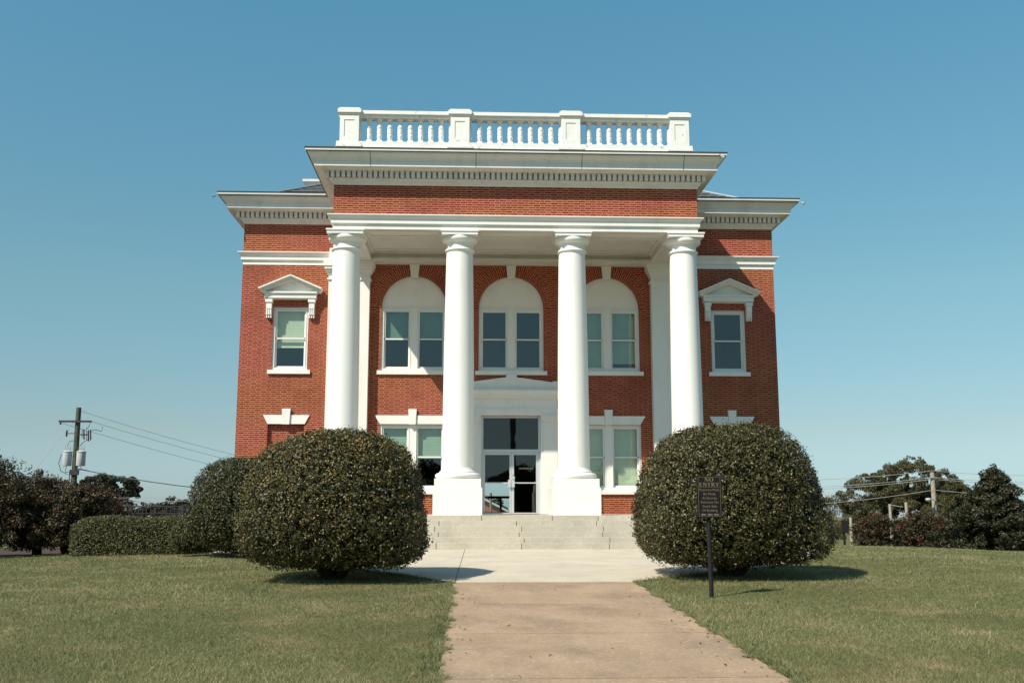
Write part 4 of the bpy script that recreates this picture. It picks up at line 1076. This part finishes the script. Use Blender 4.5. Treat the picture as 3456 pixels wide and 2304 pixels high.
# trees
bl = [(-36.3, 95, 1.2, 1.6, 1.6, 1.1), (-34.9, 95, 1.7, 1.7, 1.7, 1.3), (-32.9, 95, 1.7, 1.6, 1.6, 1.2), (-31.9, 95, .9, 1.4, 1.4, 1.1), (-37.3, 95, .4, 1.1, 1.1, .8), (-34.4, 95, -.4, 3.2, 1.6, 1.3), (-34.4, 95, -2.0, 3.6, 1.6, 1.4)]
tree('oak_tree', (-34, 95, -3.6), 'dark spreading oak far off behind the utility pole', 'tree', bl, puffs(bl, 200, .2, .4), 30000, .24, ['far_leaf', 'core'],
     [([(-34, 95, -3.8), (-34, 95, .2)], .35, .2), ([(-34, 95, -1.2), (-36, 95, 1)], .2, .08), ([(-34, 95, -1), (-32, 95, 1)], .2, .08)])
k = 0
for x, t_, r_ in ((-31.0, 1.1, 1.3), (-29.2, .75, 1.7), (-26.4, 1.05, 1.8), (-23.6, .9, 1.9), (-33.5, .5, 1.7)):
    bl = [(x, 104, t_ - r_ * .5, r_ * .8, r_, r_ * .5), (x + .6, 104, t_ - r_ * 1.0, r_ * 1.3, r_, r_ * .7), (x - .5, 104, t_ - 2.2, r_ * 1.4, r_, 1.4)]
    tree('distant_tree', (x, 104, -3.65), ['small far tree first past the spreading oak', 'second small far tree past the spreading oak', 'third small far tree past the spreading oak, above the railing', 'last small far tree before the dark domed bush', 'small far tree at the foot of the spreading oak'][k], 'tree', bl, puffs(bl, 80, .2, .38), 6500, .24, ['far_leaf', 'core'],
         [([(x, 104, -3.8), (x, 104, t_ - r_)], .14, .08)], 'small far trees on the skyline'); k += 1
bl = [(38, 90, 2.2, 3.0, 3.0, 1.9), (34.3, 90, .9, 3.0, 3.0, 2.0), (41.3, 90, 0.3, 2.5, 2.5, 2.1), (37.8, 90, -.8, 5.6, 4, 2.3), (38.4, 90, 3.6, 1.3, 1.3, .95), (35.8, 90, 2.3, 2.0, 2.0, 1.3), (40.3, 90, 1.9, 2.0, 2.0, 1.4), (33.5, 90, -2.0, 2.6, 2.6, 1.5), (37, 89, -2.4, 2.8, 2.6, 1.3), (41, 89, -2.2, 2.8, 2.6, 1.4), (43.6, 91, -1.9, 2.2, 2.2, 1.5), (36.2, 90.5, .3, 2.6, 2.4, 1.5), (38.9, 90.5, .4, 2.6, 2.4, 1.6), (34.2, 90.5, -.6, 2.4, 2.4, 1.4), (41.0, 90.5, -.9, 2.4, 2.4, 1.4)]
tree('pine_tree', (37.5, 90, -3.6), 'broad olive green pine rising behind the wires and street lamp', 'tree', bl, puffs(bl, 900, .13, .28), 110000, .23, ['pine_leaf', 'core'],
     [([(37.5, 90, -3.8), (37.6, 90, 3)], .4, .15), ([(36.5, 90.5, -3.8), (35, 90.5, 1.5)], .3, .12)], aspect=.3)
bl = [(31.9, 93, -.6, 1.6, 1.6, 1.6), (31.3, 93, .1, 1.0, 1.0, .7), (31.0, 93, -2.2, 1.6, 1.6, 1.2)]
tree('pine_tree', (31.6, 93, -3.6), 'small thin pine between the clipped bush and the broad pine', 'tree', bl, puffs(bl, 60, .2, .4), 4200, .24, ['pine_leaf', 'core'], [([(31.6, 93, -3.8), (31.6, 93, -.3)], .2, .08)], aspect=.3)
bl = [(45.5, 96, -.9, 2.4, 2.4, 1.8), (43.4, 96, -.3, 1.6, 1.6, 1.2)]
tree('pine_tree', (45, 96, -3.6), 'low pine filling the gap between the broad pine and the magnolia', 'tree', bl, puffs(bl, 70, .2, .4), 5200, .24, ['pine_leaf', 'core'], [([(45, 96, -3.8), (45, 96, -.8)], .25, .1)], aspect=.3)
# magnolia: tiers that widen downwards
mx_, my_ = 19.55, 40.0; mz = gz(mx_, my_); bl = []; pf = []
for z, r_ in ((1.3, .25), (1.0, .5), (.65, .85), (.25, 1.1), (-.1, 1.45), (-.45, 1.7), (-.8, 1.9), (-1.15, 2.1), (-1.5, 2.1)):
    nn = int(6 + r_ * 17)
    for q in range(nn):
        a = 2 * math.pi * q / nn + random.uniform(-.5, .5); rr = r_ * random.choice((random.uniform(.45, .8), random.uniform(.75, 1.18)))
        k_ = random.uniform(.16, .36); pf.append((mx_ + rr * math.cos(a), my_ + rr * math.sin(a), z + random.uniform(-.22, .22), k_, k_, k_ * .65))
    bl.append((mx_, my_, z - .15, r_ * .62, r_ * .62, .26))
pf.append((mx_ - .05, my_, 1.6, .14, .14, .16))
tree('magnolia_tree', (mx_, my_, mz), 'dark glossy magnolia with a pointed top at the lawn edge', 'tree', bl, pf, 38000, .13, ['mag_leaf', 'core'], [([(mx_, my_, mz - .1), (mx_, my_, 1.4)], .16, .04)], aspect=.42, core=.9, tilt=.6, upn=.7)

# ------------------------------------------------------------------ poles and wires
def sag(p, q, s, n=14):
    p, q = Vector(p), Vector(q); return [p.lerp(q, k / n) - Vector((0, 0, s * 4 * (k / n) * (1 - k / n))) for k in range(n + 1)]
PXl, PYl = -23.93, 60.0; zpl = gz(PXl, PYl)
up = thing('utility_pole', (PXl, PYl, zpl), 'dark timber utility pole carrying two grey transformer cans and a crossarm', 'utility pole')
MB().tube([(PXl, PYl, zpl - .2), (PXl, PYl, 5.7)], .20, 12, r2=.14).build('pole', 'green_pole', up)
ca = MB().box(PXl - 1.0, PXl + .85, PYl - .26, PYl - .15, 4.83, 4.94); ca.tube([(PXl - .9, PYl - .2, 4.82), (PXl - .9, PYl - .2, 4.70)], .05, 6); ca.build('crossarm', 'iron', up)
for s, x in ((-1, PXl - .42), (1, PXl + .36)):
    c = MB(); c.lathe([(.235, 2.34), (.25, 2.37), (.25, 3.10), (.27, 3.12), (.27, 3.16), (.15, 3.22)], x, PYl - .12, 20)
    c.box(x - .03, x + .03, PYl - .1, PYl + .02, 2.5, 2.56) ; can = c.build('transformer', 'can', up)
    b = MB()
    for q in (-.1, 0, .1): b.tube([(x + q, PYl - .12, 3.17), (x + q * 1.3, PYl - .12, 3.36)], .035, 6); b.tube([(x + q * 1.3, PYl - .12, 3.36), (x + q * 1.3, PYl - .12, 3.50)], .018, 5)
    b.build('bushing', 'wire_pale', can)
fu = MB()
fu.box(PXl + .1, PXl + .62, PYl - .1, PYl - .04, 4.10, 4.16)
for x, z in ((PXl + .42, 4.15), (PXl + .68, 4.05), (PXl + .80, 4.12)):
    fu.tube([(x, PYl - .14, z + .28), (x + .05, PYl - .14, z - .3)], .04, 6); fu.tube([(x - .1, PYl - .14, z + .3), (x - .06, PYl - .14, z - .22)], .018, 5)
fu.tube([(PXl - .55, PYl - .1, 4.4), (PXl - .55, PYl - .1, 4.02)], .05, 6); fu.tube([(PXl - .55, PYl - .1, 4.2), (PXl, PYl - .1, 4.2)], .025, 5)
fu.build('fuse_cutout', 'iron', up)
jw = MB()
for pts in ([(PXl + .8, PYl - .2, 4.88), (PXl + .72, PYl - .2, 4.6), (PXl + .55, PYl - .15, 4.42)], [(PXl + .75, PYl - .15, 4.35), (PXl + 1.1, PYl - .15, 4.42), (PXl + 1.45, PYl - .15, 4.32), (PXl + 1.5, PYl - .2, 4.58)],
            [(PXl + .7, PYl - .14, 3.85), (PXl + .5, PYl - .14, 3.75), (PXl + .2, PYl - .1, 3.45)], [(PXl - .72, PYl - .2, 3.0), (PXl - .85, PYl - .2, 2.5), (PXl - .7, PYl - .2, 2.05), (PXl - .3, PYl - .2, 1.85)],
            [(PXl - .4, PYl - .2, 2.34), (PXl - .45, PYl - .2, 2.0), (PXl, PYl - .2, 1.95)], [(PXl + .35, PYl - .2, 2.34), (PXl + .5, PYl - .2, 2.15), (PXl + .2, PYl - .2, 2.0)], [(PXl - .5, PYl, 3.5), (PXl - .4, PYl, 3.75), (PXl - .1, PYl, 3.8)]):
    jw.tube(pts, .02, 5)
jw.build('jumper_wire', 'iron', up)
MB().box(PXl - .14, PXl + .32, PYl - .4, PYl - .15, 1.82, 2.12).build('equipment_box', 'iron', up)
MB().tube([(PXl - .26, PYl - .15, zpl), (PXl - .24, PYl - .15, 1.9)], .07, 8).build('conduit', 'wire_pale', up)
MB().tube(sag((PXl - .05, PYl, 5.15), (-26.2, 57, .2), .0, 2), .012, 5).build('guy_wire', 'wire_pale', label='pale taut guy wire slanting down from the utility pole', cat='wire')
WG = 'power lines from the dark utility pole'
for (p, q, s, r, lab) in (((PXl + .12, PYl, 5.5), (-5, 70, 1.1), .45, .010, 'topmost power line leaving the head of the dark utility pole'),
                          ((PXl + .85, PYl - .2, 4.88), (-5, 70, .7), .4, .010, 'power line leaving the near end of the crossarm'),
                          ((PXl - .85, PYl - .2, 4.78), (-5, 74, -.3), .3, .010, 'power line from the far end of the crossarm passing behind the pole'),
                          ((PXl + .1, PYl - .1, 2.2), (-4, 62, 1.0), .75, .03, 'thick twisted service cable sagging from the pole to the bush'),
                          ((PXl + .1, PYl - .1, 1.0), (-8, 66, -1.7), .2, .011, 'thin low wire dropping from the foot of the dark pole')):
    MB().tube(sag(p, q, s), r, 5).build('power_line', 'wire', label=lab, cat='wire', group=WG)
k = 0
for z0, z1 in ((.72, .86), (.50, .52), (.20, .14)):
    MB().tube(sag((-37, 80, z0), (-14, 80, z1), .06), .013, 5).build('street_cable', 'wire_pale', label=['upper pale cable crossing level behind the hedge', 'middle pale cable crossing level behind the hedge', 'lowest pale cable crossing level behind the hedge'][k], cat='wire', group='level cables behind the hedge'); k += 1
# railing
fe = thing('iron_railing', (-13, 40, gz(-13, 40)), 'dark iron railing with thin balusters behind the low hedge', 'railing')
zr0, zr1 = -.24, .06; zbt = gz(-13, 40) - .1
MB().box(-14.2, -10.0, 39.97, 40.03, zr1 - .04, zr1).box(-14.2, -10.0, 39.97, 40.03, zr0, zr0 + .03).box(-14.2, -10.0, 39.97, 40.03, zbt + .2, zbt + .24).build('rail', 'iron', fe)
for x in (-14.17, -12.22, -11.92, -10.1): MB().box(x - .05, x + .05, 39.94, 40.06, zbt, zr1 + .03).build('post', 'iron', fe)
for k in range(26):
    x = -14.02 + k * .15
    if min(abs(x - q) for q in (-12.22, -11.92, -10.1)) > .08: MB().box(x - .012, x + .012, 39.985, 40.015, zbt + .24, zr1 - .041).build('baluster', 'iron', fe)

# right side poles
def pole(x, y, top, r, label, name='wooden_pole', m='pale_wood'):
    zb = gz(x, y); t = thing(name, (x, y, zb), label, 'pole'); MB().tube([(x, y, zb - .2), (x, y, top)], r * 1.15, 10, r2=r).build('shaft', m, t); return t
t1 = pole(30.75, 70, 2.40, .15, 'tallest pale wooden pole carrying power lines and a street lamp', 'lamp_pole')
MB().box(30.45, 31.05, 69.8, 69.9, 1.95, 2.03).build('crossarm', 'wood_pole', t1)
MB().tube([(30.8, 69.85, .40), (30.45, 69.6, .56), (30.2, 69.4, .58)], .03, 6).build('lamp_arm', 'wire_pale', t1)
MB().lathe([(.05, .40), (.16, .44), (.20, .52), (.17, .60), (.06, .64)], 30.08, 69.4, 14).build('lamp_head', 'wire_pale', t1)
t2 = pole(27.64, 70, .22, .10, 'pale wooden pole standing between the two red crape myrtles')
MB().tube([(27.64, 69.9, .15), (28.5, 69.9, .02)], .025, 5).build('bracket_arm', 'wire_pale', t2)
pole(29.64, 72, .36, .11, 'pale wooden pole rising behind the wider red crape myrtle')
pole(24.85, 70, -.68, .10, 'shortest pale wooden pole nearest the clipped bush')
bs = thing('dark_post_sign', (24.4, 70, gz(24.4, 70)), 'narrow black post sign beside the shortest pale pole', 'sign')
MB().box(24.28, 24.42, 69.95, 70.05, gz(24.4, 70) - .1, -.93).build('post', 'post_black', bs); MB().box(24.16, 24.62, 69.9, 69.949, -1.72, -.90).build('sign_panel', 'post_black', bs)
rs = thing('round_road_sign', (27.6, 60, gz(27.6, 60)), 'blue grey rounded sign at the foot of the magnolia', 'sign')
d = MB(); d.prism([(27.6 + .30 * math.cos(2 * math.pi * k / 20), -1.78 + .36 * math.sin(2 * math.pi * k / 20)) for k in range(20)], 59.9, 59.94); d.build('sign_panel', 'grey_metal', rs)
MB().tube([(27.65, 60, gz(27.6, 60) - .1), (27.65, 60, -1.6)], .05, 8).build('post', 'grey_metal', rs)
MB().box(-.05, .05, -.05, .05, 0, 1)
ubx = thing('utility_box', (-10.45, 19.4, gz(-10.45, 19.4)), 'squat dark grey utility box at the edge of the lawn', 'utility box')
zb = gz(-10.45, 19.4); MB().box(-10.8, -10.33, 19.2, 19.6, zb - .05, zb + .20).build('body', 'grey_metal', ubx); MB().box(-10.82, -10.31, 19.18, 19.62, zb + .201, zb + .225).build('lid', 'iron', ubx)
RW = 'power lines on the pale poles'
k = 0
labs = ['highest pale power line over the broad pine', 'second highest pale power line over the broad pine', 'third pale power line just under the second', 'low pale power line across the middle of the broad pine']
for z, zl, zr_ in ((2.50, 1.85, 2.42), (2.05, 1.35, 1.98), (1.92, 1.20, 1.86), (1.18, .15, .95)):
    pts = sag((21.5, 70, zl), (30.72, 69.85, z), .12) + sag((30.72, 69.85, z), (40.5, 70, zr_ - .2), .15)[1:]
    MB().tube(pts, .016, 5).build('power_line', 'wire_pale', label=labs[k], cat='wire', group=RW); k += 1
MB().box(36.35, 36.9, 69.6, 70, -3.35, -2.98).box(36.45, 36.8, 69.7, 69.9, -2.979, -2.90).build('kerb_marker', 'wire_pale', label='small white block at the far edge of the lawn beyond the magnolia', cat='marker')

# ------------------------------------------------------------------ seen through or mirrored in the door glass
ob = thing('brick_shed', (-2.5, 86, -3.6), 'small brick building with a sloping roof seen through the glass door', 'building')
MB().prism([(-8, -3.8), (2.6, -3.8), (2.6, -.85), (-2.7, 1.9), (-8, -.85)], 84, 92).build('wall', 'brick', ob)
rr = MB(); rr.prism([(3.0, -1.0), (3.0, -.82), (-2.7, 2.12), (-2.7, 1.94)][::-1], 83.6, 92.4); rr.prism([(-8.4, -1.0), (-2.701, 1.94), (-2.701, 2.12), (-8.4, -.82)], 83.6, 92.4); rr.build('roof', 'can', ob)
pole(.30, 76, 1.05, .09, 'slim wooden pole seen through the lower glass of the door', m='wood_pole')
bl = [(.9, 100, .3, .9, .9, .7), (1.2, 100, -.4, 1.0, 1.0, .8)]
tree('oak_tree', (1.0, 100, -3.7), 'small far tree seen through the lower glass of the door', 'tree', bl, puffs(bl, 30, .25, .45), 1500, .22, ['far_leaf', 'core'], [([(1, 100, -3.9), (1, 100, 0)], .15, .08)])
mp_ = pole(3.0, -38, 22, .24, 'tall dark pole across the street mirrored in the entrance glass', 'utility_pole', 'wood_pole')
k = 0
for x, r_, zt in ((-14, 5, 4.2), (-5, 4.5, 5.2), (4.5, 4.2, 4.8), (13, 5, 4.4)):
    zb = gz(x, -52); bl = [(x, -52, zt - r_ * .75, r_, 3.2, r_ * .7), (x + 1.5, -52, zt - r_ * 1.2, r_, 3.2, r_ * .7)]
    tree('oak_tree', (x, -52, zb), ['dark roadside tree mirrored at the far left of the window glass', 'dark roadside tree mirrored in the left door leaf', 'dark roadside tree mirrored in the right door leaf', 'dark roadside tree mirrored right of the door'][k], 'tree', bl, puffs(bl, 50, .2, .4), 4000, .45, ['far_leaf', 'core'], [([(x, -52, zb - .2), (x, -52, zt - r_)], .35, .2)], 'trees across the street', core=.85); k += 1

# ------------------------------------------------------------------ grass
def lawn_blades():
    Ps = []; 
    zones = [(6.5, 9.5, 6500, .005), (9.5, 12, 4800, .006), (12, 15, 3200, .0075), (15, 19, 2100, .0095), (19, 23, 1300, .012), (23, 27, 900, .015)]
    fw = np.array([math.sin(.041), math.cos(.041)])
    for y0, y1, den, wd in zones:
        xm = y1 * .56 + 1.2; n = int((y1 - y0) * 2 * xm * den)
        x = RNG.uniform(-xm + EYE.x, xm + EYE.x + .6, n); y = RNG.uniform(y0, y1, n)
        wob = .05 * np.sin(y * 5.1) + .035 * np.sin(y * 13.7 + 1) + RNG.normal(0, .035, n)
        onwalk = (x > WX0 - .02 + wob) & (x < WX1 + .02 + wob) & (y < 16.1)
        onfore = (y >= 15.98) & (x > fore_edge(y, -1) + wob) & (x < fore_edge(y, 1) + wob)
        onfore |= (y > 24.2) & (np.abs(x) < 7.2)
        k = ~(onwalk | onfore); x, y = x[k], y[k]
        Ps.append(np.stack([x, y, np.full(len(x), wd)], 1))
    # ragged tufts along the edges of the paving
    for xe, sgn in ((WX0, -1), (WX1, 1)):
        n = 14000; y = RNG.uniform(7, 16.1, n); cl = np.sin(y * 4 + sgn) + np.sin(y * 9.3 + 2 * sgn) + .8 * np.sin(y * 23); x = xe + sgn * np.abs(RNG.normal(0, .06, n)) - sgn * .032 * cl; Ps.append(np.stack([x, y, np.full(n, .0091)], 1))
    for sgn in (-1, 1):
        n = 5000; y = RNG.uniform(16, 24, n); x = fore_edge(y, sgn) + sgn * np.abs(RNG.normal(0, .06, n)); Ps.append(np.stack([x, y, np.full(n, .013)], 1))
    Q = np.concatenate(Ps); x, y, wd = Q.T; n = len(x)
    z = ground_z(x, y) - .004
    patch = np.sin(x * .8 + np.sin(y * .6) * 1.4) + np.sin(y * 1.1 + x * .35) + .7 * np.sin(x * 2.3 + y * 1.7)
    h = RNG.gamma(4, .0037, n) * (1 + .16 * patch) + .010; h = np.where(RNG.uniform(0, 1, n) > .992, h * 2.4, h); h = np.clip(h, .010, .10); h = np.where((wd == .0091) | (wd == .013), h * 1.9, h)
    a = RNG.uniform(0, 2 * np.pi, n); lean = RNG.uniform(.2, 1.5, n) * h; la = RNG.uniform(0, 2 * np.pi, n)
    dx, dy = np.cos(a) * wd * .5, np.sin(a) * wd * .5
    V = np.empty((n, 3, 3)); V[:, 0] = np.stack([x - dx, y - dy, z], 1); V[:, 1] = np.stack([x + dx, y + dy, z], 1)
    V[:, 2] = np.stack([x + np.cos(la) * lean, y + np.sin(la) * lean, z + h], 1)
    F = np.arange(n * 3).reshape(n, 3); r = np.clip(RNG.beta(2, 2.4, n) + .06 * patch, 0, 1)
    U = np.repeat(np.stack([r, r], 1), 3, axis=0)
    me = tri_mesh('grass', V.reshape(-1, 3), F, U, np.zeros(n, np.int32), ['blade'])
    link(bpy.data.objects.new('grass', me), kind='stuff', label='short olive green lawn grass around the walk', cat='grass')
    print('blades', n)
lawn_blades()

# dry leaves blown onto the walk and into the grass
M['dry_leaf'] = mat_leaf('dry_leaf', [(0, (.10, .055, .028)), (.6, (.20, .12, .06)), (1, (.34, .22, .11))], .7, .2)
n = 150
fx = np.concatenate([RNG.uniform(-7, 7, 90), np.where(RNG.uniform(0, 1, 60) > .5, WX1 - np.abs(RNG.normal(0, .16, 60)), WX0 + np.abs(RNG.normal(0, .16, 60)))])
fy = RNG.uniform(7.5, 15.6, n); fz_ = ground_z(fx, fy) + np.where((fx > WX0) & (fx < WX1) & (fy < 16), .024, .03)
me = leaf_mesh('fallen_leaves', np.stack([fx, fy, fz_], 1), np.tile(np.array([0, 0, 1.0]), (n, 1)), .045, ['dry_leaf'], .5, .3, .3)
link(bpy.data.objects.new('fallen_leaves', me), kind='stuff', label='dry brown leaves scattered over the walk and lawn', cat='leaves')
